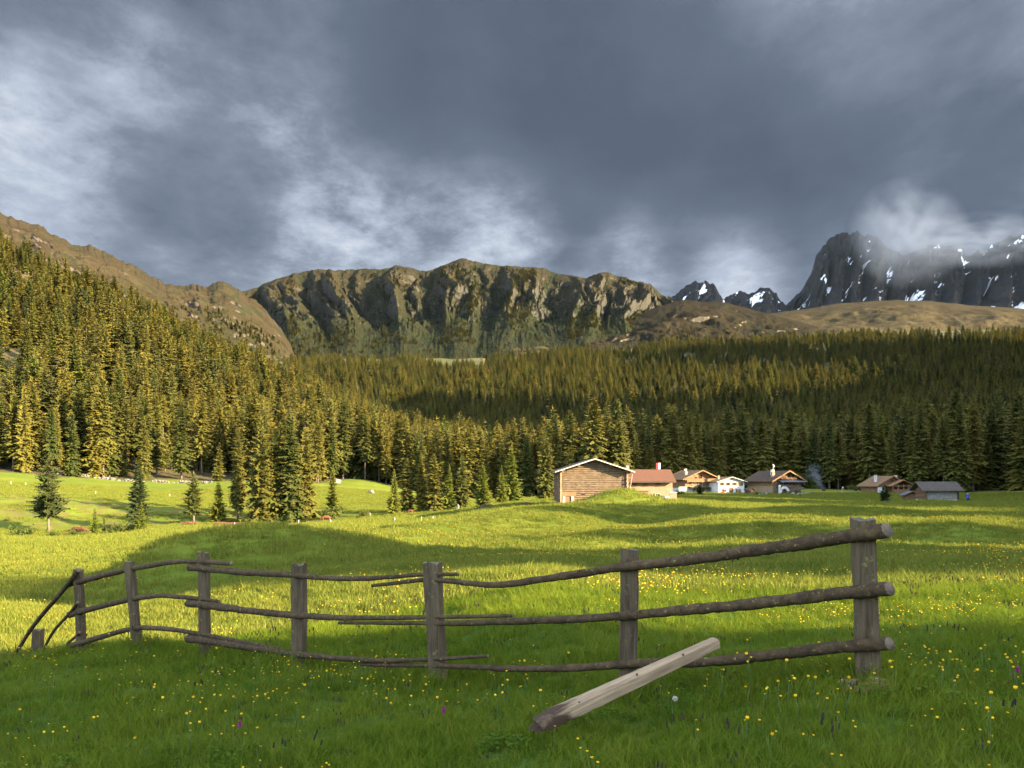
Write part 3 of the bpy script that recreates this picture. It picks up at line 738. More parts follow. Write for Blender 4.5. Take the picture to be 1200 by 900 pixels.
def rail(pts, w0, w1, seed, off=0.085, sides=10):
    """pts in measured columns/rows along the fence line; widths in photo pixels at the two ends"""
    out = []; rad = []; r_ = random.Random(seed)
    pts = sorted(pts)
    if w0 > 0: pass
    px = [p[0] for p in pts]; n = max(14, int((px[-1]-px[0])/6))
    # smooth interpolation of the measured points
    xs = np.linspace(px[0], px[-1], n)
    ys = np.interp(xs, px, [p[1] for p in pts])
    k = np.array([1, 1.6, 2, 1.6, 1.0]); k = k/k.sum()
    yp = np.r_[ys[0]*2-ys[2:0:-1], ys, ys[-1]*2-ys[-2:-4:-1]]; ys = np.convolve(yp, k, 'valid')
    for j, (x, y) in enumerate(zip(xs, ys)):
        d = fence_d(x) if x > 92 else fence_d(92)+(92-x)*0.03
        wpx = w0+(w1-w0)*(x-px[0])/(px[-1]-px[0])
        rr = wpx/F*d*0.5
        p = P(x, y, d)+FN*(off+rr)*(1 if len(pts[0]) < 3 else pts[0][2])
        # keep the measured sight line after moving the pole in front of the post
        k2 = p.y/d; q = P(x, y, p.y); q.x = (x-600)/F*p.y
        q += Vector((0, 0, r_.uniform(-.06, .06)*rr+0.07*rr*math.sin(j*0.37+seed)*math.sin(j*.11+seed*2)))
        out.append(q); rad.append(rr*r_.uniform(0.96, 1.04)*(1+.04*math.sin(j*.55+seed*3)))
    mb = MB().tube(out, rad, sides, 0, 1, jit=0.07, seed=seed)
    if w1 > 12:                                               # the butt ends are sawn off at a slant
        n0 = (len(out)-1)*sides; tg = (out[-1]-out[-2]).normalized(); cc = out[-1]
        for k_ in range(sides):
            vv = Vector(mb.v[n0+k_]); mb.v[n0+k_] = tuple(vv-tg*(cc.y-vv.y+.5*(vv.z-cc.z))*0.55)
    for _ in range(int(len(out)/7)):                          # knots and snapped twigs
        i = r_.randrange(2, len(out)-2); a = r_.uniform(0, 6.28); rr = rad[i]
        dv = Vector((0, math.cos(a), math.sin(a)))
        mb.tube([out[i], out[i]+dv*rr*r_.uniform(1.15, 1.7)+Vector((r_.uniform(-.5, .5)*rr, 0, 0))], [rr*0.35, rr*0.15], 5, 0)
    return mb.build('rail', [M['rail'], M['endgrain']], fence, smooth=True)
RAILS = [
    ([(1040,621.5),(1000,627.5),(900,643),(800,657),(737,663.5),(660,675),(600,684),(576,686.5),(545,683),(516,679.5),(499,679),(470,682.5),(436,686.5)], 4, 18),
    ([(537,673),(499,673),(450,676.7),(400,679),(343,674),(277,670),(240,667),(222,665)], 8, 4.5),
    ([(271,660.5),(233,657.7),(200,658.3),(157,666),(113,676),(80,685)], 7.5, 5),
    ([(1043,690),(1004,693),(958,698.5),(887,707.5),(780,717),(730,722),(660,726),(555,730),(513,730.3),(397,730)], 3.5, 17),
    ([(601,721.5),(513,723),(450,724.5),(400,724),(343,721),(283,715),(233,707.5),(220,707)], 9, 4),
    ([(257,705),(233,701),(187,698),(157,701),(113,712),(82,720)], 7.5, 4),
    ([(1043,754),(1008,756),(922,765),(869,772),(812,777),(775,775),(730,779),(660,783.5),(590,783.5),(520,780),(422,779)], 4, 15.5),
    ([(572,769),(509,772.5),(450,774.5),(400,771.7),(347,767),(283,757),(247,752),(220,748)], 9, 4),
    ([(330,761),(283,752),(240,744),(200,737),(167,735),(147,738),(117,747),(82,757)], 6.5, 4)]
for i, (pts_, a0, a1) in enumerate(RAILS):
    rail(pts_, a0, a1, 50+i, off=0.075 if i not in (1, 4, 7) else 0.075)
for i, (p0, p1, w) in enumerate((((92, 668, 12.6), (3, 787, 14.8), 5.5), ((91, 706, 12.65), (42, 774, 14.2), 4), ((93, 741, 12.65), (71, 772, 13.6), 3.5))):
    a0 = P(*p0); a1 = P(*p1); pl = []; rd = []
    for j in range(12):
        t = j/11; q = a0.lerp(a1, t)+Vector((0.02*math.sin(t*9), 0, 0.05*math.sin(t*3.1))); pl.append(q); rd.append(w/2/F*13*(1-0.25*t))
    MB().tube(pl, rd, 8, 0, 1, jit=0.06, seed=90+i).build('rail', [M['rail'], M['endgrain']], fence, smooth=True)

# the fallen post that leans on the lowest rail
p_low = P(637, 846, 5.35); p_hi = P(838, 753.5, 6.22)
ax = (p_hi-p_low).normalized(); side = ax.cross(Vector((0, 0, 1))).normalized(); upv = side.cross(ax)
mb = MB(); n = 22; K = 14; r_ = random.Random(5); V = []
for i in range(n+1):
    t = i/n; c = p_low.lerp(p_hi, t)
    w = 0.5*(0.135-0.035*t)*(0.93 if i == 0 else 1)
    for k in range(K):
        th = 2*math.pi*(k+.5)/K; cc, ss = math.cos(th), math.sin(th); m_ = max(abs(cc), abs(ss)); q = 0.80
        j = 1+r_.uniform(-.025, .025)+(r_.uniform(-.25, .12) if i == 0 else 0)
        e = ax*(r_.uniform(-.10, .06) if i == 0 else 0)
        V.append(c+side*(cc/m_*q+cc*(1-q))*w*j+upv*(ss/m_*q+ss*(1-q))*w*j*0.85+e)
for i in range(n):
    for k in range(K):
        mb.f.append((i*K+k, i*K+(k+1) % K, (i+1)*K+(k+1) % K, (i+1)*K+k)); mb.m.append(0)
mb.v = [tuple(q) for q in V]
mb.f.append(tuple(range(K-1, -1, -1))); mb.m.append(1); mb.f.append(tuple(n*K+k for k in range(K))); mb.m.append(2)
for t, u in ((0.18, 0.02), (0.5, 0.03), (0.52, -0.02), (0.78, 0.02), (0.93, -0.01)):       # bolt holes seen as dark knots
    q = p_low.lerp(p_hi, t)-Vector((0, 0.058*(1-0.2*t), 0))+Vector((0, 0, u+0.02))
    mb.tube([q, q+Vector((0, -0.008, 0))], [0.009, 0.008], 7, 3)
# object coordinates along the grain
o = mb.build('fallen_post', [M['fresh'], M['rot'], M['endgrain'], M['rot']], None, smooth=False)
Rm = Matrix((side, upv, ax)).transposed().to_4x4(); Rm.translation = p_low
o.data.transform(Rm.inverted()); o.matrix_world = Rm
tag(o, 'pale fallen post with a rotten lower end leaning across the lowest rail', 'post')
# rotten wood crumbs at the foot of the right hand post
mb = MB(); c0 = on_ground(1014, 6.0)
for i in range(26):
    mb.box((c0.x+r_.uniform(-.19, .12), c0.y-0.09+r_.uniform(-.06, .05), c0.z+0.03+r_.uniform(-.02, .06)), (r_.uniform(.05, .14), r_.uniform(.02, .05), r_.uniform(.015, .035)), r_.uniform(-.6, .6), 0, r_.uniform(-.3, .3), r_.uniform(-.3, .3))
mb.build('wood_crumbs', simple('crumb_wood', (0.24, 0.155, 0.085), 0.3, 12))
o = bpy.data.objects['wood_crumbs']; stuff(o); tag(o, 'crumbled brown rotten wood around the foot of the thick end post', 'rotten wood')

# ------------------------------------------------------------------ grass
def blade_mat(name, c0, c1, cdry, tr=0.35):
    m, nt, b = newmat(name)
    oi = N(nt, 'ShaderNodeObjectInfo')
    ge = N(nt, 'ShaderNodeNewGeometry')
    pos = N(nt, 'ShaderNodeMapping'); L(nt, ge.outputs['Position'], pos.inputs[0])
    n = noise(nt, pos.outputs[0], 0.55, 4, 0.6); n2 = noise(nt, pos.outputs[0], 9.0, 2)
    c = mix(nt, ramp(nt, n, [(0.35, 0.0), (0.65, 1.0)]), c0, c1)
    c = mix(nt, math_(nt, 'MULTIPLY', oi.outputs['Random'], 0.7), c, c1)
    c = mix(nt, math_(nt, 'MULTIPLY', ramp(nt, n2, [(0.52, 0.0), (0.74, 1.0)]), 0.6), c, cdry)
    L(nt, c, b.inputs['Base Color']); b.inputs['Roughness'].default_value = 0.7
    b.inputs['Specular IOR Level'].default_value = 0.03
    t = N(nt, 'ShaderNodeBsdfTranslucent'); L(nt, c, t.inputs[0])
    ms = N(nt, 'ShaderNodeMixShader'); ms.inputs[0].default_value = tr
    L(nt, b.outputs[0], ms.inputs[1]); L(nt, t.outputs[0], ms.inputs[2]); L(nt, ms.outputs[0], nt.nodes['Material Output'].inputs[0])
    return m
M['blade'] = blade_mat('grass_blades', (0.062, 0.112, 0.008), (0.138, 0.180, 0.015), (0.24, 0.22, 0.04))
M['herb'] = blade_mat('herb_leaves', (0.045, 0.10, 0.010), (0.09, 0.15, 0.018), (0.13, 0.15, 0.03))
M['blade_far'] = blade_mat('grass_blades_lit', (0.095, 0.135, 0.018), (0.165, 0.175, 0.028), (0.24, 0.19, 0.035))  # farther grass: brighter, yellower copy with the sunlit tone put into its colour
M['seed'] = simple('seed_head', (0.04, 0.028, 0.022), 0.3, 30, bumpd=0)
def tuft(seed, nblades, spread, h, w, segs=3, bend=0.5, mat='blade', seeds=0):
    r = np.random.default_rng(seed); V = []; T = []; mi = []
    for b_ in range(nblades):
        a = r.random()*6.28; rad_ = spread*math.sqrt(r.random()); bx, by = math.cos(a)*rad_, math.sin(a)*rad_
        hh = h*r.uniform(0.45, 1.15); ww = w*r.uniform(0.7, 1.3); da = r.random()*6.28; bd = bend*r.uniform(0.1, 1.1)*hh
        fa = da+1.57+r.normal(0, 0.5); i0 = len(V)
        for s_ in range(segs+1):
            t = s_/segs; cx, cy, cz = bx+math.cos(da)*bd*t*t, by+math.sin(da)*bd*t*t, hh*t*(1-0.25*bend*t*t)
            k = ww*0.5*(1-t**1.6)
            if s_ < segs:
                V += [(cx-math.cos(fa)*k, cy-math.sin(fa)*k, cz-0.01), (cx+math.cos(fa)*k, cy+math.sin(fa)*k, cz-0.01)]
            else: V.append((cx, cy, cz))
        for s_ in range(segs-1):
            j = i0+2*s_; T += [(j, j+1, j+3), (j, j+3, j+2)]; mi += [0, 0]
        j = i0+2*(segs-1); T.append((j, j+1, j+2)); mi.append(0)
    for _ in range(seeds):
        a = r.random()*6.28; x, y = math.cos(a)*spread*.6, math.sin(a)*spread*.6; hh = h*r.uniform(1.0, 1.5); lx = r.normal(0, .05)
        for (z0, z1, wd, mm) in ((0, hh, 0.0022, 0), (hh, hh+0.045, 0.007, 1)):
            for aa in (0, 1.57):
                i0 = len(V); dx, dy = math.cos(aa)*wd, math.sin(aa)*wd
                V += [(x-dx+lx*z0, y-dy, z0), (x+dx+lx*z0, y+dy, z0), (x+dx*.7+lx*z1, y+dy*.7, z1), (x-dx*.7+lx*z1, y-dy*.7, z1)]
                T += [(i0, i0+1, i0+2), (i0, i0+2, i0+3)]; mi += [mm, mm]
    return np_mesh('tuft', V, T, [M[mat], M['seed']], mi, smooth=False)
def herb(seed, nl, spread, h, size):
    r = np.random.default_rng(seed); V = []; T = []
    for _ in range(nl):
        a = r.random()*6.28; rad_ = spread*math.sqrt(r.random()); x, y = math.cos(a)*rad_, math.sin(a)*rad_; z = h*r.uniform(0.3, 1)
        da = r.random()*6.28; s_ = size*r.uniform(.6, 1.3); tl = r.uniform(-.3, .5)
        dx, dy = math.cos(da)*s_, math.sin(da)*s_; i = len(V)
        V += [(x, y, z), (x+dx*.5-dy*.35, y+dy*.5+dx*.35, z+s_*tl*.5+.01), (x+dx, y+dy, z+s_*tl), (x+dx*.5+dy*.35, y+dy*.5-dx*.35, z+s_*tl*.5+.01)]
        T += [(i, i+1, i+2), (i, i+2, i+3)]
    return np_mesh('herb', V, T, [M['herb']], smooth=False)
gp = [tuft(1, 34, 0.13, 0.17, 0.0065), tuft(2, 30, 0.12, 0.22, 0.006, bend=0.7), tuft(3, 26, 0.10, 0.30, 0.0055, bend=0.8), tuft(4, 30, 0.13, 0.14, 0.007),
      herb(5, 26, 0.12, 0.10, 0.034), herb(6, 18, 0.10, 0.14, 0.05), tuft(7, 14, 0.10, 0.24, 0.005, seeds=3), tuft(8, 40, 0.30, 0.22, 0.016, 2, 0.6, 'blade_far'), tuft(9, 46, 0.34, 0.18, 0.02, 2, 0.5, 'blade_far')]
grass_col = proto_collection('grass_tuft', gp)
def ring(r0, r1, dens, half=36.5):
    area = math.radians(half)*(r1*r1-r0*r0); n = int(area*dens)
    r = np.sqrt(rng.uniform(r0*r0, r1*r1, n)); a = np.radians(rng.uniform(-half, half, n))
    return np.stack([r*np.sin(a), r*np.cos(a)], -1)
g1 = ring(3.2, 8.5, 150); g2 = ring(8.5, 16, 75); g3 = ring(16, 34, 24); g4 = ring(34, 85, 6.0); g5 = ring(85, 250, 1.7); g5 = g5[~forest_mask(g5[:, 0], g5[:, 1])]; g5 = g5[~((g5[:, 0] < -30) & (g5[:, 1] > 140) & (g5[:, 1] < 180) & (fbm(g5[:, 0]/5, g5[:, 1]/4, 3) > -.05))]
posts_xy = np.array([((px-600)/F*fence_d(px), fence_d(px)) for px in (1018, 737, 510, 350, 240, 160, 96)])
def post_near(p, rad_):
    d = np.sqrt(((p[:, None]-posts_xy[None])**2).sum(-1)); return np.exp(-(d/rad_)**2).max(1)
pos, scl, pick = [], [], []
for p, base, ids, pw in ((g1, 0.78, [0, 1, 2, 3, 4, 5, 6], [.31, .31, .19, .15, .02, .005, .015]), (g2, 0.95, [0, 1, 2, 3, 4, 6], [.32, .28, .14, .18, .05, .03]), (g3, 1.0, [7, 8], [.5, .5]), (g4, 1.5, [7, 8], [.45, .55]), (g5, 2.3, [7, 8], [.4, .6])):
    n = len(p); k = fbm(p[:, 0]/1.1, p[:, 1]/1.1, 4); pn = post_near(p, 0.42)
    s = base*(1.0+0.55*k)*rng.uniform(0.75, 1.25, n)+0.55*pn
    pk = rng.choice(ids, n, p=pw)
    herbz = fbm(p[:, 0]/0.7+50, p[:, 1]/0.7, 3) > 0.3
    if 4 in ids: pk = np.where(herbz & (rng.random(n) < 0.22), 4 + (rng.random(n) < .35)*(1 if 5 in ids else 0), pk)
    pk = np.where((pn > 0.35) & (rng.random(n) < 0.8) & (p[:, 1] < 16), 2, pk)
    pos.append(np.c_[p, ground(p[:, 0], p[:, 1])-0.01]); scl.append(np.stack([s, s, s*(0.85 if base < 1.1 else 0.75)], -1)); pick.append(pk)
pos = np.concatenate(pos); scl = np.concatenate(scl); pick = np.concatenate(pick)
tag(scatter('grass', pos, scl, rots(len(pos), 0.12), pick, grass_col), 'long green meadow grass and herbs in the foreground', 'grass')

# ------------------------------------------------------------------ flowers
def petal_mat(name, col):
    m, nt, b = newmat(name); oi = N(nt, 'ShaderNodeObjectInfo')
    L(nt, mix(nt, oi.outputs['Random'], col, tuple(c*0.72 for c in col)), b.inputs['Base Color']); b.inputs['Roughness'].default_value = 0.5
    b.inputs['Subsurface Weight'].default_value = 0.0
    return m
M['yellow'] = petal_mat('yellow_petals', (0.86, 0.52, 0.012)); M['stem'] = simple('stem_green', (0.06, 0.10, 0.02), 0.2, 8, bumpd=0)
M['orchid'] = petal_mat('purple_petals', (0.20, 0.012, 0.10)); M['puff'] = petal_mat('seed_puff', (0.42, 0.38, 0.30))
def globe(seed, R, cup):
    """overlapping rounded petals closed to a globe (cup=0) or opened to a bowl (cup=1)"""
    mb = MB(); r_ = random.Random(seed)
    for layer in range(2):
        for k in range(5):
            a = 2*math.pi*(k+0.5*layer)/5+r_.uniform(-.15, .15); R1 = R*(1-0.12*layer)
            vs = []; nu, nv = 4, 3
            for i in range(nu+1):
                el = -1.35+(2.5-1.15*cup)*i/nu
                for j in range(nv+1):
                    b_ = a+(j/nv-.5)*1.55*math.cos(max(-1.2, min(1.0, el*0.7)))
                    q = R1*(1+0.25*cup*(i/nu))
                    vs.append((q*math.cos(el)*math.cos(b_), q*math.cos(el)*math.sin(b_), q*math.sin(el)))
            mb.add(vs, [(i*(nv+1)+j, i*(nv+1)+j+1, (i+1)*(nv+1)+j+1, (i+1)*(nv+1)+j) for i in range(nu) for j in range(nv)], 0)
    return mb
def mesh_of(mb, name, mats, smooth=True):
    me = bpy.data.meshes.new(name); me.from_pydata(mb.v, [], mb.f)
    for m_ in mats: me.materials.append(m_)
    me.polygons.foreach_set('material_index', mb.m); me.polygons.foreach_set('use_smooth', [smooth]*len(me.polygons)); return me
blooms = [mesh_of(globe(1, 0.019, 0.15), 'bloom', [M['yellow']]), mesh_of(globe(2, 0.013, 0.95), 'bloom', [M['yellow']]), mesh_of(globe(3, 0.017, 0.5), 'bloom', [M['yellow']])]
def stem_mb(h, seed):
    r_ = random.Random(seed); b_ = r_.uniform(-.04, .04)
    return MB().tube([(0, 0, 0), (b_*.3, 0, h*.5), (b_, 0, h)], [0.0028, 0.0024, 0.002], 5)
stems = [mesh_of(stem_mb(0.33, i), 'stem', [M['stem']]) for i in range(3)]
FL = [  # clusters measured in the photo: column, row of the blooms, spread in columns, count
    (300, 760, 130, 55), (120, 790, 110, 46), (480, 790, 70, 26), (240, 815, 120, 40), (430, 800, 60, 24), (600, 812, 130, 30), (880, 770, 120, 46), (950, 800, 90, 26),
    (1110, 770, 80, 26), (60, 850, 60, 18), (280, 850, 140, 18), (860, 830, 120, 10), (1130, 830, 60, 8), (700, 870, 60, 8), (600, 775, 90, 30)]
def flower_spots(tab, mult=1.0):
    out = []
    for px, py, sp, n in tab:
        for _ in range(int(n*mult)):
            x = px+random.gauss(0, sp*0.6); y = py+random.gauss(0, 13)
            if not (-10 < x < 1210 and y < 905): continue
            d0 = None
            for d in np.arange(4.2, 17, 0.25):          # where the sight line comes near the grass top
                q = P(x, y, d)
                if q.z < gz(q.x, q.y)+0.27: d0 = d; break
            if d0: out.append((x, d0))
    return out
spots = flower_spots(FL, 0.72)[:292]
HI = thing
for i, (x, d) in enumerate(spots):
    p = on_ground(x, d); k = random.choice((0, 1, 1, 2)) if d < 9 else random.choice((0, 1, 1, 2))
    if d < 7.2: lab, grp = 'yellow globe flower on a thin stem low in the shaded grass before the fence', 'yellow flowers in the near grass'
    elif x < 600: lab, grp = 'yellow meadow flower close to the thin downhill stretch of the fence', 'yellow flowers along the thin end of the fence'
    else: lab, grp = 'yellow meadow flower near the thick fence end and fallen post', 'yellow flowers along the thick end of the fence'
    t = thing('meadow_flower', lab, 'flower', p, random.uniform(0, 6.28), grp)
    hsc = random.uniform(0.45, 0.95)*(1.0 if k != 1 else 0.85)
    for nm, me in (('stem', stems[i % 3]), ('bloom', blooms[k])):
        o = bpy.data.objects.new(nm, me); C.objects.link(o); o.parent = t
        if nm == 'stem': o.scale = (1, 1, hsc)
        else:
            b_ = me; s_ = random.uniform(0.34, 0.68); o.scale = (s_, s_, s_)
            o.location = (max(v.co.x for v in stems[i % 3].vertices)-0.002, 0, 0.33*hsc+0.01); o.rotation_euler = (random.uniform(-.3, .3), random.uniform(-.3, .3), 0)
# the countless rest, out to the middle of the meadow
fb = []
for k in range(3):
    mb = stem_mb(0.26, 20+k); mb.m = [1]*len(mb.f); g_ = globe(30+k, (0.016, 0.012, 0.014)[k], (0.3, 0.9, 0.6)[k])
    mb.add([(v[0]+0.0, v[1], v[2]+0.27) for v in g_.v], g_.f, 0)
    fb.append(mesh_of(mb, 'flower', [M['yellow'], M['stem']]))
flower_col = proto_collection('flower', fb)
q1 = ring(4.5, 14, 30); q2 = ring(14, 34, 13); q3 = ring(34, 85, 2.0)
fp = []; fs = []
for q, sc in ((q1, 0.5), (q2, 0.85), (q3, 1.5)):
    px = 600+F*q[:, 0]/q[:, 1]
    w = sstep(-0.05, 0.4, fbm(q[:, 0]/2.2+30, q[:, 1]/2.2, 4))*np.where(q[:, 1] < 14, 0.9, 0.35+0.65*sstep(450, 800, px))
    q = q[rng.random(len(q)) < w]; fp.append(q); fs.append(np.full(len(q), sc)*rng.uniform(0.8, 1.2, len(q)))
fp = np.concatenate(fp); fs = np.concatenate(fs)
hz = np.minimum(fs, 1.25)
tag(scatter('meadow_flowers', np.c_[fp, ground(fp[:, 0], fp[:, 1])], np.stack([fs, fs, hz*0.85], -1), rots(len(fp), 0.15), rng.integers(0, 3, len(fp)), flower_col), 'countless small yellow flowers sprinkled through the grass', 'flowers')
# single purple orchids and pale seed heads
for px, py, d, h, key, lab in ((1193, 831, 5.6, 0.24, 'orchid', 'purple orchid in the near grass at the right edge'), (520, 860, 5.9, 0.26, 'orchid', 'small purple orchid in the grass left of the fallen post'),
                              (281, 897, 5.8, 0.26, 'orchid', 'dark purple orchid low at the bottom of the left grass'), (791, 871, 5.0, 0.34, 'puff', 'pale dandelion seed head on a tall stem below the fallen post')):
    t = thing('orchid' if key == 'orchid' else 'seed_head', lab, 'flower', on_ground(px, d))
    o = link('stem', mesh_of(stem_mb(h, 3), 'stem', [M['stem']]), t)
    mb = MB(); r_ = random.Random(px)
    for i in range(26 if key == 'orchid' else 60):
        a = r_.uniform(0, 6.28); u = r_.random(); rr = 0.010*(1.2-u) if key == 'orchid' else 0.018
        if key == 'orchid': c = (math.cos(a)*rr, math.sin(a)*rr, h-0.03+u*0.05); mb.box(c, (0.009, 0.009, 0.007), a, 0, r_.uniform(-.6, .6), r_.uniform(-.6, .6))
        else:
            z = r_.uniform(-1, 1); e = math.sqrt(1-z*z); c = Vector((math.cos(a)*e, math.sin(a)*e, z)); mb.tube([Vector((0, 0, h+.012)), Vector((0, 0, h+.012))+c*rr], [0.0012, 0.0022], 4)
    mb.build('bloom', M[key], t)
# ------------------------------------------------------------------ buildings
M['log'] = wood('log_wood', (0.065, 0.042, 0.025), (0.27, 0.19, 0.115), (0.9, 6, 9), 1.6, bd=0.03)
M['logend'] = wood('log_ends', (0.22, 0.14, 0.075), (0.46, 0.32, 0.19), (2, 2, 2), 4.0)
M['darkwood'] = wood('dark_timber', (0.035, 0.025, 0.018), (0.12, 0.08, 0.052), (1, 1, 8), 1.2)
M['brownwood'] = wood('brown_timber', (0.12, 0.07, 0.035), (0.28, 0.165, 0.085), (1, 1, 8), 1.2)
M['orangewood'] = wood('orange_timber', (0.16, 0.085, 0.042), (0.30, 0.17, 0.085), (1, 1, 8), 1.2)
M['palewood'] = wood('pale_boards', (0.34, 0.28, 0.20), (0.58, 0.50, 0.38), (1, 1, 8), 1.2)
M['greywood'] = wood('grey_boards', (0.16, 0.145, 0.125), (0.36, 0.335, 0.30), (0.5, 1, 9), 1.4)
M['plaster'] = simple('white_plaster', (0.52, 0.50, 0.46), 0.08, 1.2)
M['cream'] = simple('cream_plaster', (0.25, 0.175, 0.105), 0.13, 1.0)
M['stonebase'] = simple('pale_footing', (0.52, 0.48, 0.42), 0.2, 3.0)
M['russet'] = simple('russet_tiles', (0.105, 0.047, 0.027), 0.25, 2.5, (1, 5, 1), bumpd=0.05)
M['shingle'] = wood('dark_shingles', (0.055, 0.044, 0.037), (0.12, 0.098, 0.08), (5, 1, 1), 2.0, bd=0.05)
M['slate'] = simple('grey_blue_tin', (0.10, 0.11, 0.13), 0.2, 2.0)
M['verge'] = simple('pale_verge_board', (0.42, 0.39, 0.33), 0.12, 2.0)
M['brick'] = simple('chimney_brick', (0.34, 0.20, 0.14), 0.2, 5.0)
M['red'] = simple('red_cloth', (0.55, 0.035, 0.04), 0.1, 4.0, bumpd=0); M['white'] = simple('white_cloth', (0.8, 0.8, 0.8), 0.05, 4.0, bumpd=0)
m, nt, b = newmat('window_pane'); b.inputs['Base Color'].default_value = (0.02, 0.024, 0.03, 1); b.inputs['Roughness'].default_value = 0.12; b.inputs['Specular IOR Level'].default_value = 0.6; M['pane'] = m
M['dark'] = simple('dark_interior', (0.012, 0.010, 0.009), 0.2, 2, bumpd=0)
M['earth'] = simple('dark_earth', (0.055, 0.037, 0.022), 0.4, 2.5, bumpd=0.1)

def window(par, x, z, w, h, y=0.0, fm='palewood', side=None, mull=True):
    """frame ring with a recessed pane; side=-1/+1 puts it on the side walls"""
    mb = MB(); t = 0.09; fr = [((0, 0, h/2-t/2), (w, .12, t)), ((0, 0, -h/2+t/2), (w+.16, .18, t)), ((-w/2+t/2, 0, 0), (t, .12, h-2*t)), ((w/2-t/2, 0, 0), (t, .12, h-2*t))]
    if mull: fr.append(((0, 0.01, 0), (0.06, .08, h-2*t)))
    for c, d in fr: mb.box(c, d)
    f = mb.build('window', M[fm], par); f.location = (x, y-0.03, z)
    p = MB().box((0, 0.045, 0), (w-.1, .03, h-.1)).build('pane', M['pane'], f)
    return f
def door(par, x, z0, w, h, y, mt, fm='palewood'):
    mb = MB().box((0, 0, h/2), (w, .10, h)); mb.box((-w/2-.05, -.02, h/2), (.10, .16, h+.1)); mb.box((w/2+.05, -.02, h/2), (.10, .16, h+.1)); mb.box((0, -.02, h+.06), (w+.2, .16, .12))
    d = mb.build('door', M[mt], par); d.location = (x, y-0.02, z0)
    MB().box((w*.32, -.08, h*.48), (.05, .06, .16)).build('handle', M['darkwood'], d); return d
def gable_wall(par, name, W, L, he, ha, z0, mat, base=None):
    mb = MB(); mb.prism([(-W/2, z0), (W/2, z0), (W/2, he), (0, ha), (-W/2, he)], 0, L)
    return mb.build(name, M[mat], par)
def roof(par, W, L, he, ha, oe, of, ob, mat, verge, th=0.16, ridge=0.0, vw=0.22):
    sl = (ha-he)/(W/2); mb = MB()
    ze = he-oe*sl
    for s in (-1, 1):
        x0, x1 = s*(W/2+oe), 0
        p = [(x0, ze+0.03), (x1, ha+0.03), (x1, ha+0.03+th*1.06), (x0, ze+0.03+th)]
        if s > 0: p = p[::-1]
        mb.prism(p, -of, L+ob)
    r_ = mb.build('roof', M[mat], par)
    vb = MB()
    for s in (-1, 1):
        x0 = s*(W/2+oe+0.05)
        p = [(x0, ze-.05), (0, ha-.02), (0, ha-.02+vw*1.1), (x0, ze-.05+vw)]
        if s > 0: p = p[::-1]
        vb.prism(p, -of-0.08, -of-0.003); vb.prism(p, L+ob+0.003, L+ob+0.08)
    vb.build('verge_board', M[verge], r_)
    return r_
def purlins(par, W, L, he, ha, of, mat, n=5, r=0.13):
    mb = MB()
    for i in range(n):
        x = (i/(n-1)-.5)*W*0.96; z = ha-(ha-he)*abs(x)/(W/2)-0.17
        mb.tube([(x, -of+0.1, z), (x, L+of-0.1, z)], [r, r], 7)
    return mb.build('purlin', M[mat], par)
def chimney(par, x, y, z0, z1, w, mat, cap='shingle'):
    c = MB().box((0, 0, (z1-z0)/2), (w, w, z1-z0)).build('chimney', M[mat], par); c.location = (x, y, z0)
    MB().box((0, 0, z1-z0+.07), (w+.25, w+.25, .10)).box((0, 0, z1-z0+.01), (w*.7, w*.7, .06)).build('cap', M[cap], c); return c
def balcony(par, x0, x1, z, dep, mat, y=0.0, rail_h=0.95):
    mb = MB(); w = x1-x0; cx = (x0+x1)/2
    mb.box((cx, y-dep/2, z), (w, dep, .16)); mb.box((cx, y-dep, z+rail_h), (w, .10, .12)); mb.box((cx, y-dep, z+.16), (w, .09, .12))
    n = int(w/0.19)
    for i in range(n): mb.box((x0+(i+.5)*w/n, y-dep+0.01, z+rail_h/2+.05), (w/n*.82, .03, rail_h-.12))
    for i in range(5): mb.box((x0+.15+(w-.3)*i/4, y-dep*.55, z-.18), (.14, dep*.9, .2))
    return mb.build('balcony', M[mat], par)

# -- the log barn
bx = on_ground(696, 110)
barn = thing('log_barn', 'large weathered log barn with a low white edged gable on the knoll', 'barn', (bx.x, bx.y, bx.z+.1), math.radians(2))
W, Lb, he, ha = 9.2, 9.0, 4.55, 6.05
r_ = random.Random(3)
MB().prism([(-W/2+.12, 0.05), (W/2-.12, 0.05), (W/2-.12, he-.1), (0, ha-.12), (-W/2+.12, he-.1)], 0.12, Lb-.12).build('dark_core', M['dark'], barn)  # near-black core: the shade in the log gaps put into its colour
mb = MB(); z = 0.12; i = 0
while z < ha-0.2:
    rr = r_.uniform(0.125, 0.155)
    half = W/2 if z < he-.05 else max(0.2, (ha-z-0.1)/(ha-he)*W/2)
    e = 0.42 if z < he-.05 else 0
    a0, a1 = -half-e*r_.uniform(.6, 1.15), half+e*r_.uniform(.6, 1.15)
    n = 8
    mb.tube([(a0+(a1-a0)*k/n, r_.uniform(-.02, .02), z+r_.uniform(-.012, .012)) for k in range(n+1)], [rr*r_.uniform(.93, 1.05) for _ in range(n+1)], 8, 0, 1, jit=0.03, seed=i)
    z += rr*2*0.93; i += 1
mb.build('front_wall', [M['log'], M['logend']], barn)
for nm, xx in (('side_wall', -W/2), ('side_wall', W/2)):
    mb = MB(); z = 0.25; j = 0
    while z < he:
        rr = r_.uniform(.125, .155); mb.tube([(xx, -0.42*r_.uniform(.6, 1.2), z), (xx, Lb*.5, z), (xx, Lb+.4, z)], [rr]*3, 8, 0, 1, jit=.03, seed=100+j); z += rr*1.86; j += 1
    mb.build(nm, [M['log'], M['logend']], barn)
mb = MB(); mb.prism([(-W/2, .1), (W/2, .1), (W/2, he-.1), (0, ha-.14), (-W/2, he-.1)], Lb-.1, Lb+.1); mb.build('back_wall', M['log'], barn)
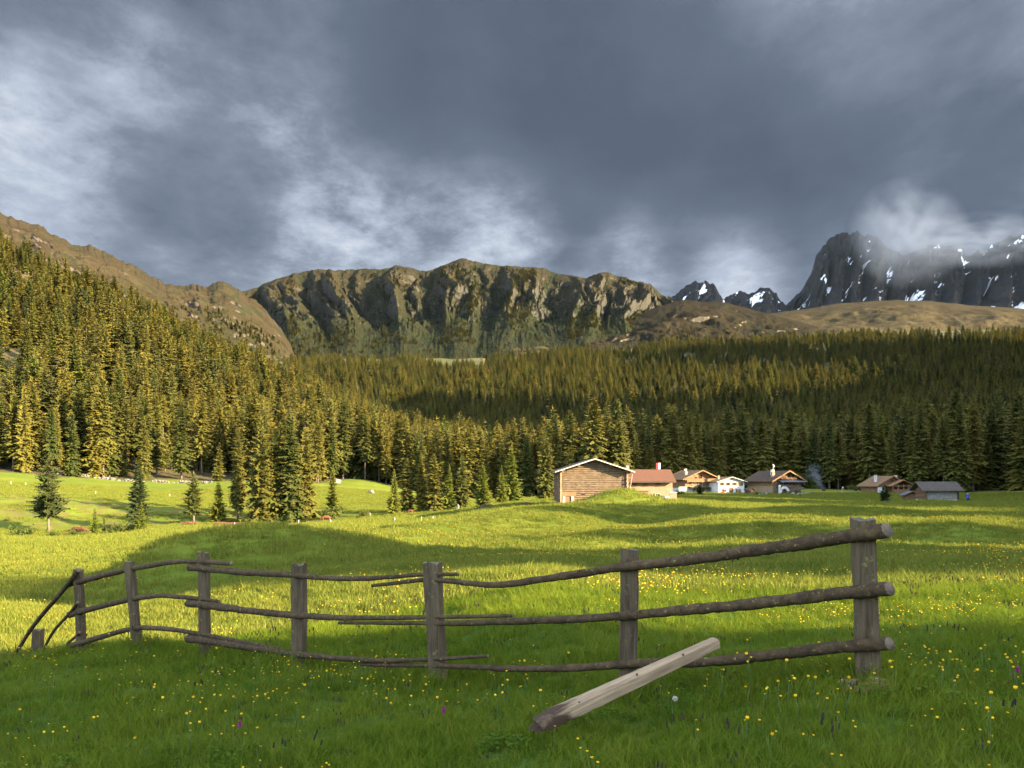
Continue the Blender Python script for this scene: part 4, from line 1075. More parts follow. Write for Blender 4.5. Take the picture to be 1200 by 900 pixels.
roof(barn, W, Lb, he, ha, 0.85, 1.15, 0.8, 'shingle', 'verge', 0.12, vw=0.13)
purlins(barn, W, Lb, he, ha, 1.1, 'log')
mb = MB()                                                    # stall door with a board over it at the lower left
mb.box((-W/2+1.1, -.24, 1.02), (2.0, .16, .10)); mb.box((-W/2+1.1, -.2, 1.32), (1.95, .08, .48))
hd = mb.build('lintel_board', M['orangewood'], barn)
d = MB().box((0, 0, .5), (.72, .08, 1.0)).build('door', M['brownwood'], barn); d.location = (-W/2+1.0, -.19, .02)
for px_ in (0.42, 1.62): MB().box((-W/2+px_, -.27, .48), (.36, .16, .98)).build('door_post', M['palewood'], barn)
mb = MB(); mb.tube([(W/2+.12, -.62, .9), (W/2+.6, -.75, he-.55)], [.05, .045], 6); mb.build('leaning_pole', M['palewood'], barn)
mb = MB()
for (x_, z_, w_) in ((-1.5, 1.22, .5), (1.1, 1.12, .95), (-.7, .55, .5), (.2, 1.2, .4)): mb.box((x_, -.13, z_), (w_, .06, .12))
mb.build('dark_slab', M['dark'], barn)  # no openings: solid near-black slabs, interior shade put into their colour

# -- russet roofed farmhouse, ridge along the picture
fx = on_ground(762, 128)
farm = thing('farmhouse', 'cream farmhouse with a russet roof attached behind the log barn', 'house', (fx.x-.1, fx.y, fx.z), math.radians(1))
W2, D2 = 7.4, 7.0
mb = MB(); zf = 3.1
prof = [(0, 0), (D2, 0), (D2, zf), (D2/2, zf+1.6), (0, zf)]
vs = [(-W2/2, y, z) for y, z in prof]+[(W2/2, y, z) for y, z in prof]
mb.add(vs, [(4, 3, 2, 1, 0), (5, 6, 7, 8, 9)]+[(i, (i+1) % 5, (i+1) % 5+5, i+5) for i in range(5)]); mb.build('wall', M['cream'], farm)
mb = MB(); s_ = 1.6/(D2/2); oe = .75
for sg in (0, 1):
    ya, yb = (-oe, D2/2) if sg == 0 else (D2+oe, D2/2)
    za, zb = zf-oe*s_+.02, zf+1.6+.02
    vs = []
    for xx in (-W2/2-.35, W2/2+.45): vs += [(xx, ya, za), (xx, yb, zb), (xx, yb, zb+.17), (xx, ya, za+.16)]
    mb.add(vs, [(0, 1, 2, 3), (7, 6, 5, 4), (0, 4, 5, 1), (1, 5, 6, 2), (2, 6, 7, 3), (3, 7, 4, 0)])
rf = mb.build('roof', M['russet'], farm)
MB().box((0.05, -oe-.06, zf-oe*s_+.06), (W2+.8, .08, .22)).build('eaves_board', M['darkwood'], rf)
chimney(rf, -3.1, 2.9, zf+1.2, zf+2.5, .5, 'brick')
for x_ in (-2.35, -.65, 1.35): window(farm, x_, 2.5, .72, .72, 0, 'brownwood')
window(farm, 1.3, .72, .82, .62, 0, 'palewood')
d = MB().box((0, 0, .55), (1.75, .10, 1.1)).build('door', M['brownwood'], farm); d.location = (-1.1, -.03, .25)
MB().box((0, -.02, 1.14), (2.0, .14, .1)).build('lintel', M['darkwood'], d)
MB().box((0, -.07, 0.28), (W2+.06, .14, .5)).build('footing', M['stonebase'], farm)
ban = thing('banner', 'short hanging red and white banner above the russet roof', 'banner', farm.matrix_basis @ Vector((2.1, 3.5, zf+1.75)))
MB().tube([(0, 0, -.15), (0, 0, 1.15)], [.035, .03], 6).build('pole', M['darkwood'], ban)
for nm, xa, xb, mm in (('red_half', -.36, 0.0, 'red'), ('white_half', 0.0, .34, 'white')):
    mb = MB(); vs = []; nn = 8
    for i in range(nn+1):
        z_ = 1.1-1.0*i/nn
        for x_ in (xa, xb): vs.append((x_, -.07+.03*math.sin(i*.8+x_*5), z_))
    fs = [(2*i, 2*i+2, 2*i+3, 2*i+1) for i in range(nn)]
    mb.add(vs, fs); mb.add([(x, y+.02, z) for x, y, z in vs], [f[::-1] for f in fs]); mb.build(nm, M[mm], ban)
# low annex wall right of the farmhouse
ax_ = on_ground(788, 127)
an = thing('garden_wall', 'low cream garden wall at the right corner of the russet roofed farmhouse', 'wall', (ax_.x+.1, ax_.y, ax_.z-.3))
MB().box((0, 0, .75), (1.1, .3, 1.5)).build('wall', M['cream'], an); MB().box((0, 0, 1.55), (1.25, .42, .1)).build('coping', M['stonebase'], an)

# -- chalet with balconies
c_ = on_ground(821, 246)
ch = thing('chalet', 'wooden chalet with a long balcony above a white ground floor, left of the white house', 'house', (c_.x, c_.y, c_.z+.1), math.radians(16))
W, Lc, he, ha = 10.6, 11, 4.4, 6.6
gable_wall(ch, 'upper_wall', W, Lc, he, ha, 1.35, 'orangewood')
MB().box((0, Lc/2, .66), (W-.2, Lc-.2, 1.36)).build('ground_floor', M['plaster'], ch)
roof(ch, W, Lc, he, ha, 1.5, 1.5, .8, 'brownwood', 'orangewood', .2, vw=.32)
purlins(ch, W, Lc, he, ha, 1.4, 'brownwood', 5, .16)
balcony(ch, -W/2+.1, W/2-.2, 3.25, 1.15, 'orangewood')
for x_ in (-3.4, -1.6, 1.6, 3.4): window(ch, x_, 4.1 if abs(x_) < 3 else 3.95, 1.0 if abs(x_) < 3 else .8, 1.25 if abs(x_) < 3 else .9, 0, 'darkwood')
window(ch, 0, 4.65, 1.3, 1.5, 0, 'brownwood')
for x_ in (-3.2, -1.1, 1.1, 3.2): window(ch, x_, 2.25, .95, .95, 0, 'palewood')
for x_ in (-2.2, 1.0, 3.4): window(ch, x_, .75, .8, .8, .1, 'brownwood')
door(ch, -.7, .02, .95, 1.25, .1, 'darkwood')
mb = MB(); mb.box((-.2, -1.1, 1.52), (W-2.4, 2.2, .16), 0, 0, .12)
for x_ in (-3.6, -1.2, 1.2, 3.4): mb.box((x_, -2.0, .7), (.16, .16, 1.45))
mb.build('porch_roof', M['darkwood'], ch)
chimney(ch, -3.4, 3, 4.6, 6.5, .75, 'brick'); chimney(ch, -2.0, 6, 5.3, 7.3, .7, 'stonebase'); chimney(ch, 3.8, 3.5, 4.5, 5.9, .5, 'brick')
mb = MB()
for k in range(6): mb.box((-W/2-1.6+.28*k, -.3-.0*k, 1.3-.2*k), (.3, 1.2, .2))
mb.box((-W/2-1.3, -.9, .9), (2.6, .2, 1.6)); mb.build('outside_stair', M['plaster'], ch)
# -- white house
w_ = on_ground(857, 240)
wh = thing('house', 'white plastered house with a low gable and flowered window surrounds', 'house', (w_.x, w_.y, w_.z+.1), math.radians(8))
W, Lw, he, ha = 8.2, 9, 3.5, 4.75
gable_wall(wh, 'wall', W, Lw, he, ha, 0, 'plaster')
roof(wh, W, Lw, he, ha, .75, .8, .6, 'brownwood', 'verge', .14, vw=.2)
purlins(wh, W, Lw, he, ha, .75, 'brownwood', 5, .1)
for x_ in (-2.9, -1.0, 1.0, 2.9):
    f = window(wh, x_, 2.75, .82, .95, 0, 'brownwood')
    sm = MB()
    for sg in (-1, 1): sm.box((sg*.62, .02, 0), (.36, .07, .98))
    sm.build('shutter', M['brownwood'], f)
for x_ in (-2.6, 2.6):
    window(wh, x_, .8, .8, .85, 0, 'brownwood')
    MB().box((x_, -.10, .3), (1.0, .2, .18)).build('flower_box', M['red'], wh)
for x_ in (-1.8, 1.7): window(wh, x_, .75, .55, .8, 0, 'brownwood')
door(wh, 0, .02, .95, 1.5, 0, 'brownwood', 'brownwood')
chimney(wh, -2.4, 4, 4.0, 5.3, .55, 'brick')
# -- brown chalet with a glazed gable
e_ = on_ground(922, 236)
ec = thing('chalet', 'brown chalet with a glazed gable, white terrace arch and dark lower roofs', 'house', (e_.x, e_.y, e_.z+.2), math.radians(20))
W, Le, he, ha = 10.4, 12, 3.7, 6.3
gable_wall(ec, 'upper_wall', W, Le, he, ha, 2.0, 'brownwood')
MB().box((0, Le/2, .9), (W-.25, Le-.25, 2.2)).build('ground_floor', M['cream'], ec)
roof(ec, W, Le, he, ha, 1.1, 1.4, .8, 'darkwood', 'orangewood', .2, vw=.34)
purlins(ec, W, Le, he, ha, 1.3, 'brownwood', 5, .16)
for x_, w2, h2, z2 in ((-.95, 1.25, 1.35, 5.0), (.75, 1.25, 1.35, 5.0), (2.1, .9, .8, 4.75)): window(ec, x_, z2, w2, h2, 0, 'orangewood')
balcony(ec, -2.6, 2.9, 4.0, .9, 'orangewood', 0, .5)
mb = MB(); mb.box((.9, -1.2, 3.42), (8.6, 2.2, .16), 0, 0, .22); mb.build('canopy', M['slate'], ec)
for x_, w2 in ((-3.3, 1.1), (-.5, 1.5), (1.2, 1.0), (2.6, 1.0), (4.0, .8)): window(ec, x_, 2.55, w2, 1.1, 0, 'palewood')
mb = MB(); mb.box((.4, -2.7, 1.1), (6.4, 2.4, .14), 0, 0, .30, -.16); mb.build('lower_roof', M['darkwood'], ec)
mb = MB(); mb.box((-3.4, -2.4, 1.9), (3.2, 1.8, .9)); mb.build('terrace_roof', M['darkwood'], ec)
mb = MB()
for k in range(9):                                               # white arched terrace wall
    a_ = math.pi*k/8; mb.box((-3.6-1.35*math.cos(a_), -3.4, .35+1.25*math.sin(a_)), (.62, .3, .62), 0, 0, 0, -a_+math.pi/2)
mb.box((-5.3, -3.4, 1.0), (.5, .34, 2.6)); mb.build('terrace_arch', M['plaster'], ec)
chimney(ec, -3.4, 2.0, 4.2, 6.0, .8, 'brick'); chimney(ec, -2.2, 3.8, 5.0, 6.9, .8, 'plaster')
mb = MB(); mb.tube([(-1.9, 3.8, 6.9), (-1.9, 3.8, 7.9)], [.05, .05], 6)
for k in range(5): mb.tube([(-1.9+.04*k, 3.7-.05*k, 8.0), (-1.9+.04*k+.05, 3.66-.05*k, 8.02)], [.55-.1*k, .5-.1*k], 12)
mb.build('dish_aerial', M['white'], ec)
# -- dark garden shed between the white house and the brown chalet
s_ = on_ground(881, 232)
sh = thing('garden_shed', 'small dark wooden shed between the white house and the brown chalet', 'shed', (s_.x, s_.y, s_.z-.2), math.radians(15))
gable_wall(sh, 'wall', 2.0, 2.2, 1.5, 2.0, 0, 'darkwood'); roof(sh, 2.0, 2.2, 1.5, 2.0, .3, .3, .2, 'darkwood', 'brownwood', .1, vw=.12); door(sh, 0, .02, .7, 1.3, 0, 'brownwood')
# -- orange timber chalet on the right
g_ = on_ground(1045, 226)
oc = thing('chalet', 'bright orange timber chalet with a front porch gable, behind the dark hay hut', 'house', (g_.x, g_.y, g_.z+.5), math.radians(10))
W, Lo, he, ha = 8.4, 8, 1.9, 4.2
gable_wall(oc, 'wall', W, Lo, he, ha, -.6, 'orangewood')
MB().box((-3.2, -.25, .2), (2.6, .3, 2.0)).build('white_base', M['plaster'], oc)
roof(oc, W, Lo, he, ha, 1.1, .9, .6, 'brownwood', 'orangewood', .2, vw=.3)
mb = MB(); po = 1.8
for s2 in (-1, 1):
    p = [(po+s2*3.9, 1.45), (po, 3.15), (po, 3.35), (po+s2*3.9, 1.65)]
    mb.prism(p if s2 < 0 else p[::-1], -2.9, 0.3)
mb.build('porch_roof', M['orangewood'], oc)
mb = MB()
for x_ in (-1.4, .2, 1.8, 3.4, 5.0): mb.box((x_, -2.6, .75), (.22, .22, 2.5 if 0 < x_ < 4 else 1.9))
mb.box((1.8, -2.6, 1.6), (6.8, .2, .2)); mb.build('porch_post', M['orangewood'], oc)
balcony(oc, -1.6, 5.2, -.35, 2.6, 'orangewood')
for x_, w2, h2 in ((.9, 1.4, 1.5), (2.9, 1.4, 1.5), (-1.9, .9, 1.0)): window(oc, x_, 1.1, w2, h2, 0, 'brownwood')
window(oc, 0, 3.0, 1.0, .8, 0, 'brownwood')
mb = MB()
for k in range(9): mb.box((2.2+.42*k, -3.3, -.45-.2*k), (.46, 1.3, .16))
mb.box((3.9, -3.95, -.75), (4.3, .08, .3), 0, 0, 0, .44); mb.build('outside_stair', M['orangewood'], oc)
mb = MB(); mb.box((.8, -3.5, -1.35), (3.4, .35, 1.5), 0, 0, 0, .15); mb.build('ramp_wall', M['stonebase'], oc)
chimney(oc, -3.0, 3, 2.5, 4.7, .6, 'stonebase'); chimney(oc, 3.4, 3, 2.4, 4.6, .6, 'stonebase')
# -- little lean-to shed by the hut
h_ = on_ground(1069, 150)
ls = thing('tool_shed', 'small reddish board shed with a blue grey roof beside the hay hut', 'shed', (h_.x, h_.y, h_.z-.2), math.radians(-14))
gable_wall(ls, 'wall', 2.5, 2.6, 1.75, 2.35, 0, 'brownwood'); roof(ls, 2.5, 2.6, 1.75, 2.35, .4, .5, .3, 'slate', 'brownwood', .1, vw=.12)
door(ls, .2, .02, .8, 1.5, 0, 'orangewood')
# -- hay hut, long side to the viewer
i_ = on_ground(1104, 143)
hh_ = thing('hay_hut', 'dark roofed hay hut with grey boards above a pale footing, beside the hiker', 'hut', (i_.x, i_.y, i_.z+.2), math.radians(-4))
W3, D3, zh = 5.5, 4.2, 2.2
vs = []; prof = [(0, .3), (D3, .3), (D3, zh), (D3/2, zh+1.15), (0, zh)]
vs = [(-W3/2, y, z) for y, z in prof]+[(W3/2, y, z) for y, z in prof]
mb = MB(); mb.add(vs, [(4, 3, 2, 1, 0), (5, 6, 7, 8, 9)]+[(i, (i+1) % 5, (i+1) % 5+5, i+5) for i in range(5)]); mb.build('wall', M['brownwood'], hh_)
mb = MB()
for k in range(7): mb.box((.0, -.05-.012*(k % 2), .48+.215*k), (W3-.36, .06, .20))
mb.build('board_front', M['greywood'], hh_)
mb = MB()
for xx in (-W3/2, W3/2-.0): mb.box((xx, -.06, 1.15), (.24, .26, 1.75))
mb.build('corner_post', M['darkwood'], hh_)
mb = MB()
for k in range(7): mb.tube([(-W3/2, -.25, .45+.25*k), (-W3/2, D3+.2, .45+.25*k)], [.125, .125], 7)
mb.build('side_wall', M['brownwood'], hh_)
MB().box((0.02, D3/2-.02, .16), (W3+.1, D3+.3, .34)).build('footing', M['stonebase'], hh_)
mb = MB(); s_ = 1.15/(D3/2); oe = .8
for sg in (0, 1):
    ya, yb = (-oe, D3/2) if sg == 0 else (D3+oe, D3/2); za, zb = zh-oe*s_+.05, zh+1.2
    vs = []
    for xx in (-W3/2-1.0, W3/2+.75): vs += [(xx, ya, za), (xx, yb, zb), (xx, yb, zb+.15), (xx, ya, za+.14)]
    mb.add(vs, [(0, 1, 2, 3), (7, 6, 5, 4), (0, 4, 5, 1), (1, 5, 6, 2), (2, 6, 7, 3), (3, 7, 4, 0)])
mb.build('roof', M['shingle'], hh_)

# ------------------------------------------------------------------ stones, brush, walls, posts, animals, hiker
M['stone'] = simple('pale_stone', (0.17, 0.15, 0.125), 0.4, 4.0, bumpd=0.05)
def rock(size, seed, mat='stone'):
    bm = bmesh.new(); bmesh.ops.create_icosphere(bm, subdivisions=2, radius=1)
    r2 = random.Random(seed); ph = [r2.uniform(0, 6) for _ in range(6)]
    for v in bm.verts:
        p = v.co; k = 1+.18*math.sin(3*p.x+ph[0])*math.sin(2.6*p.y+ph[1])+.12*math.sin(5*p.z+ph[2]+2*p.x)
        v.co = Vector((p.x*size[0]*k, p.y*size[1]*k, p.z*size[2]*k))/2
    me = bpy.data.meshes.new('boulder'); bm.to_mesh(me); bm.free(); me.materials.append(M[mat]); return me
STONES = [(929.3, 580, 226, 1.25, .9, 'largest pale boulder in the rockery below the brown chalet'), (936, 577, 226, .7, .8, 'upper pale boulder of the rockery, above the round low one'),
    (935, 580, 225, .95, .6, 'round low pale boulder at the bottom of the rockery, right of the largest'), (939.5, 577.5, 225, .85, .9, 'squat boulder in the middle of the rockery beside the dark gap'),
    (943.2, 574, 228, .95, .55, 'flat boulder on top of the rockery slope'), (946.3, 576, 226, .75, .9, 'tilted brownish boulder at the right end of the rockery'),
    (889.7, 584, 224, .6, .6, 'small white stone left of the two garden stones by the dark shed'), (893.3, 583.5, 224, .6, .9, 'upright garden stone between two others near the white terrace arch'), (897.8, 583, 224, .65, 1.2, 'tall narrow white stone at the foot of the white terrace arch'),
    (953.7, 574.3, 240, 1.7, .35, 'flat grey slab lying right of the rockery, near the smoke'), (980.8, 573.6, 250, .6, .45, 'first pale stone on the grass rim right of the smoke'), (989, 573.2, 250, .8, .7, 'biggest white stone on the grass rim before the dark wood'),
    (995.5, 573.8, 250, .6, .5, 'white stone left of the dark gap on the grass rim'), (999.4, 573.8, 250, .55, .5, 'white stone right of the dark gap on the grass rim'), (1006, 573.4, 250, .5, .5, 'grey stone on the grass rim, near the shrubs'), (1010.7, 573.6, 250, .5, .5, 'tiny white stone on the grass rim, second from the orange chalet'), (1016.7, 573.6, 250, .65, .5, 'last white stone on the grass rim, next to the orange chalet'),
    (433.4, 611, 152, .5, 1.05, 'upright pale pinkish stone in the sunny gap, right of a shrub'), (460.5, 609, 152, .32, .25, 'small white stone at the foot of the pointed golden spruce'), (536.5, 602, 154, .75, 1.3, 'tall pale upright stone before the lit spruces left of the earth bank'), (394, 573, 262, 3.5, 2.0, 'pale rock outcrop half hidden behind the ragged spruce'), (435, 578, 232, 2.2, 1.4, 'brown rock outcrop on the crest of the sunny bank')]
for i, (px, py, d, w, h, lab) in enumerate(STONES):
    o = link('boulder', rock((w, w*.8, h), i)); p = on_ground(px, d); o.location = (p.x, p.y, p.z+h*.32); o.rotation_euler = (0, 0, i*1.3)
    tag(o, lab, 'stone')
# dry stone wall along the foot of the left wood
wl = [(68, 545, 246), (75, 549, 248), (92, 556, 250), (108, 562, 252), (120, 567, 253), (135, 569, 254), (160, 571, 255), (190, 572, 256), (215, 572, 257), (250, 571, 258)]
mb = MB(); r2 = random.Random(8); prev = None
for (a0, a1) in zip(wl[:-1], wl[1:]):
    n = max(2, int((a1[0]-a0[0])/1.6))
    for k in range(n):
        t = k/n; px = a0[0]+(a1[0]-a0[0])*t; d = a0[2]+(a1[2]-a0[2])*t; p = on_ground(px, d-4)
        hgt = .5+.5*math.sin(px*.21)+r2.uniform(-.2, .3)
        for lay in range(3):
            if lay*.3 < hgt and r2.random() < .8: mb.box((p.x+r2.uniform(-.4, .4), p.y+r2.uniform(-.5, .5), p.z+.08+.26*lay), (r2.uniform(.25, .75), r2.uniform(.3, .6), r2.uniform(.2, .42)), r2.uniform(-.8, .8), 0, r2.uniform(-.4, .4), r2.uniform(-.4, .4))
tag(mb.build('stone_wall', M['stone']), 'low tumbled pale stone wall along the foot of the sunlit left wood', 'wall')
# red brush heap and timber
M['brush'] = wood('red_brush', (0.08, 0.035, 0.022), (0.22, 0.10, 0.055), (1, 1, 1), 6)
def sticks(c, lx, ly, h, n, seed, ln=1.6, rad_=0.05):
    mb = MB(); r2 = random.Random(seed)
    for _ in range(n):
        x = r2.gauss(0, .35)*lx; k = max(0, 1-abs(x)/(lx*.9)); a = r2.uniform(0, 3.14); t = r2.uniform(-.4, .4); l = ln*r2.uniform(.5, 1)
        p = Vector((c.x+x, c.y+r2.gauss(0, .3)*ly, c.z+.05+r2.random()*h*k)); dv = Vector((math.cos(a)*math.cos(t), math.sin(a)*math.cos(t), math.sin(t)))*l/2
        mb.tube([p-dv, p+dv], [rad_*r2.uniform(.5, 1.2), rad_*.4], 5)
    return mb
tag(sticks(on_ground(92, 137), 2.4, .8, 1.15, 190, 1).build('brush_heap', M['brush']), 'heap of reddish brushwood in the grass right of the lone open spruce', 'brushwood')
for px, d, lx, n, lab in ((222, 141, 1.6, 26, 'short reddish timber stack under the slim spruce'), (268, 143, 2.9, 70, 'long stack of reddish timber in front of the compact spruce and the tall clump')):
    mb = MB(); p = on_ground(px, d); r2 = random.Random(px)
    for k in range(n):
        lay = k % 3; mb.tube([(p.x+r2.uniform(-lx, lx*.4), p.y+r2.uniform(-.5, .5), p.z+.12+.17*lay), (p.x+r2.uniform(-lx*.2, lx), p.y+r2.uniform(-.5, .5), p.z+.12+.17*lay)], [.1, .09], 6)
    tag(mb.build('timber_stack', M['brush']), lab, 'timber')
# dark broken earth banks
def bank(name, pts, lab, h, seed):
    mb = MB(); r2 = random.Random(seed); n = len(pts)
    V = []
    P3 = [on_ground(px, d) for px, d in pts]; nn = 40; pl = []
    for k in range(nn+1):
        t = k/nn*(n-1); i = min(int(t), n-2); pl.append(P3[i].lerp(P3[i+1], t-i))
    rad_ = [h*(.25+.75*math.sin(math.pi*k/nn))*r2.uniform(.8, 1.15) for k in range(nn+1)]
    mb.tube([p+Vector((0, 0, -h*.15)) for p in pl], rad_, 9, 0, jit=.22, seed=seed)
    return tag(mb.build(name, M['earth'], None, smooth=False), lab, 'earth bank')
bank('earth_bank', [(556, 126), (566, 124), (576, 123), (586, 123)], 'dark bare earth bank below the fresh green cone spruce', .75, 2)
bank('earth_bank', [(603, 122), (618, 121), (634, 121)], 'dark bare earth hollow in the grass left of the log barn', .5, 3)
bank('earth_bank', [(1032, 108), (1040, 108), (1048, 109), (1056, 111)], 'dark broken earth edge on the left flank of the right hand knoll', .38, 4)
# shrubs
M['shrub'] = foliage_mat('shrub_leaves', (0.075, 0.10, 0.018), (0.11, 0.12, 0.025), (0.15, 0.13, 0.03), 0.35)
def shrub_mesh(seed, n=420):
    r = np.random.default_rng(seed); V = []; T = []
    cen = r.normal(0, .34, (7, 3)); cen[:, 2] = np.abs(cen[:, 2])*.9+.25
    for _ in range(n):
        c = cen[r.integers(0, 7)]+r.normal(0, .17, 3); c[2] = abs(c[2])
        d1 = r.normal(0, 1, 3); d1 /= np.linalg.norm(d1); d2 = np.cross(d1, r.normal(0, 1, 3)); d2 /= np.linalg.norm(d2); s = r.uniform(.05, .11)
        i = len(V); V += [c-d1*s, c+d2*s*.7, c+d1*s, c-d2*s*.7]; T += [(i, i+1, i+2), (i, i+2, i+3)]
    me = np_mesh('foliage', V, T, [M['shrub']], smooth=False); return me
shm = [shrub_mesh(i) for i in range(3)]
stem_sh = mesh_of(MB().tube([(0, 0, -.1), (.05, 0, .5)], [.05, .02], 6).tube([(0, 0, 0), (-.2, .1, .55)], [.04, .015], 5).tube([(0, 0, 0), (.12, -.15, .5)], [.04, .015], 5), 'stem', [M['trunk']])
SHR = [(27, 631, 130, 2.6, 'pale low shrub at the far left below the lone open spruce'), (36, 628, 133, 2.0, 'darker pointed shrub just right of the pale one at the far left'), (61, 633, 130, 1.5, 'little dark shrub in the meadow left of the brush heap'), (86, 633, 130, 1.6, 'little yellow green shrub below the red brush heap'),
    (138, 632, 130, 2.6, 'wide pale shrub between the slender spruce and the small bright one'), (150, 630, 131, 2.2, 'yellow green shrub touching the small bright spruce on its left'), (386, 610, 150, 3.6, 'big pale yellow shrub under the ragged spruce beside the rust cow'), (427, 611, 150, 2.0, 'round pale shrub left of the upright pinkish stone'), (420.5, 614.5, 142, 1.2, 'small dark shrub on the flat grass in the sunny gap'),
    (932, 576, 229, 1.9, 'dark shrub at the top of the rockery by the brown chalet'), (886, 583, 226, 1.6, 'green shrub in front of the small dark shed'), (1004, 573, 254, 3.0, 'low green shrub on the grass rim left of the orange chalet'), (1013, 573, 254, 3.4, 'wide green shrub right at the left side of the orange chalet'), (795, 580, 205, 2.4, 'green shrub below the white stair of the balconied chalet')]
for i, (px, py, d, s, lab) in enumerate(SHR):
    p = on_ground(px, d); t = thing('shrub', lab, 'shrub', p, i*1.7); t.scale = (s*.8, s*.8, s*.75)
    for nm, me in (('stem', stem_sh), ('foliage', shm[i % 3])):
        o = bpy.data.objects.new(nm, me); C.objects.link(o); o.parent = t
# white electric fence posts
for px, py, d, h, lab in ((387.5, 618, 128, .62, 'white pasture post beside the grazing rust cow'), (462.5, 619, 112, .6, 'white pasture post in the shade below the pointed golden spruce'), (494, 620, 108, .62, 'white pasture post left of its twin on the grassy rise'), (507.5, 619.5, 110, .5, 'short white pasture post, rightmost on the grassy rise'),
    (13, 573, 205, .75, 'white pasture post at the far left edge of the upper meadow'), (30, 575, 205, .75, 'white pasture post on the upper meadow left of the lone open spruce'), (112, 586, 190, .75, 'white pasture post on the upper meadow above the brush heap'), (199, 582, 200, .75, 'white pasture post between the dense dark spruce and the slim one'), (350, 618, 130, .9, 'white pasture post below the right end of the big clump'), (318, 620, 132, .8, 'white pasture post at the foot of the tallest dark spruce'), (275, 621, 134, .8, 'white pasture post by the right end of the long timber stack')):
    p = on_ground(px, d); t = thing('pasture_post', lab, 'post', p)
    MB().tube([(0, 0, -.1), (0, 0, h*.9), (0, 0, h)], [.045, .04, .025], 6).build('stake', M['white'], t); MB().tube([(0, -.03, h*.82), (0, -.11, h*.84)], [.03, .03], 6).build('insulator', M['dark'], t)

def skinned(name, verts, edges, radii, mat, parent=None, root=0, sub=1):
    me = bpy.data.meshes.new(name); me.from_pydata(verts, edges, []); me.materials.append(mat)
    o = link(name, me, parent); md = o.modifiers.new('skin', 'SKIN'); md.use_smooth_shade = True
    for i, s in enumerate(me.skin_vertices[0].data if len(me.skin_vertices) else []):
        s.radius = (radii[i], radii[i]); s.use_root = (i == root)
    if not len(me.skin_vertices):
        bm = bmesh.new(); bm.from_mesh(me); sl = bm.verts.layers.skin.verify()
        for i, v in enumerate(bm.verts): v[sl].radius = (radii[i], radii[i]); v[sl].use_root = (i == root)
        bm.to_mesh(me); bm.free()
    s2 = o.modifiers.new('sub', 'SUBSURF'); s2.levels = sub; s2.render_levels = sub
    return o
def cow(px, d, rz, lab, col, patch, scale=1.0, grazing=True):
    m, nt, b = newmat('cow_coat'); n = noise(nt, coords(nt), 1.6, 2)
    L(nt, ramp(nt, n, [(0.5, col), (0.56, patch)]), b.inputs['Base Color'])
    hz = .35 if grazing else 1.45; nk = .85 if grazing else 1.35
    V = [(0, 0, 1.05), (.45, 0, 1.06), (.75, 0, 1.05), (1.05, 0, nk), (1.28, 0, hz+.18), (1.45, 0, hz), (-.45, 0, 1.08), (-.72, 0, 1.08), (-.86, 0, .9), (-.9, 0, .45),
         (.6, .22, .85), (.6, .24, .48), (.62, .24, .03), (.6, -.22, .85), (.6, -.24, .48), (.62, -.24, .03), (-.62, .22, .85), (-.70, .24, .48), (-.64, .24, .03), (-.62, -.22, .85), (-.70, -.24, .48), (-.64, -.24, .03),
         (1.15, .17, hz+.38), (1.15, -.17, hz+.38)]
    E = [(0, 1), (1, 2), (2, 3), (3, 4), (4, 5), (0, 6), (6, 7), (7, 8), (8, 9), (2, 10), (10, 11), (11, 12), (2, 13), (13, 14), (14, 15), (7, 16), (16, 17), (17, 18), (7, 19), (19, 20), (20, 21), (4, 22), (4, 23)]
    R = [.37, .35, .30, .20, .16, .10, .36, .30, .05, .035, .14, .075, .055, .14, .075, .055, .16, .08, .055, .16, .08, .055, .05, .05]
    p = on_ground(px, d); t = thing('cow', lab, 'cow', p, rz); t.scale = (scale,)*3
    skinned('body', V, E, R, m, t, 0, 1)
    MB().tube([(1.16, .08, hz+.42), (1.18, .26, hz+.5)], [.03, .012], 6).tube([(1.16, -.08, hz+.42), (1.18, -.26, hz+.5)], [.03, .012], 6).build('horn', M['stonebase'], t)
    return t
cow(382.5, 140, math.radians(185), 'rust brown cow grazing beside a white pasture post under the spruce clump', (0.16, 0.05, 0.02), (0.12, 0.035, 0.016), .85)
cow(481, 150, math.radians(170), 'small rust brown cow in the shade at the foot of the dark spruces', (0.15, 0.05, 0.022), (0.12, 0.04, 0.018), .6)
cow(987.5, 236, math.radians(250), 'tan and white calf standing alone in the meadow between the chalets', (0.42, 0.26, 0.13), (0.62, 0.52, 0.38), .95, False)
# small black dog
p = on_ground(938, 205); dg = thing('dog', 'small black dog sitting in the meadow below the rockery', 'dog', p, math.radians(200))
skinned('body', [(0, 0, .16), (.06, 0, .34), (.10, 0, .5), (.14, 0, .66), (.27, 0, .63), (.14, .08, .2), (.17, .08, .02), (.14, -.08, .2), (.17, -.08, .02), (-.02, .1, .1), (.12, .12, .03), (-.02, -.1, .1), (.12, -.12, .03), (-.2, 0, .05), (.10, .07, .76), (.10, -.07, .76)],
        [(0, 1), (1, 2), (2, 3), (3, 4), (1, 5), (5, 6), (1, 7), (7, 8), (0, 9), (9, 10), (0, 11), (11, 12), (0, 13), (3, 14), (3, 15)], [.17, .15, .11, .10, .06, .05, .04, .05, .04, .09, .05, .09, .05, .03, .03, .03], simple('black_fur', (0.012, 0.011, 0.011), .2, 8, bumpd=0), dg)
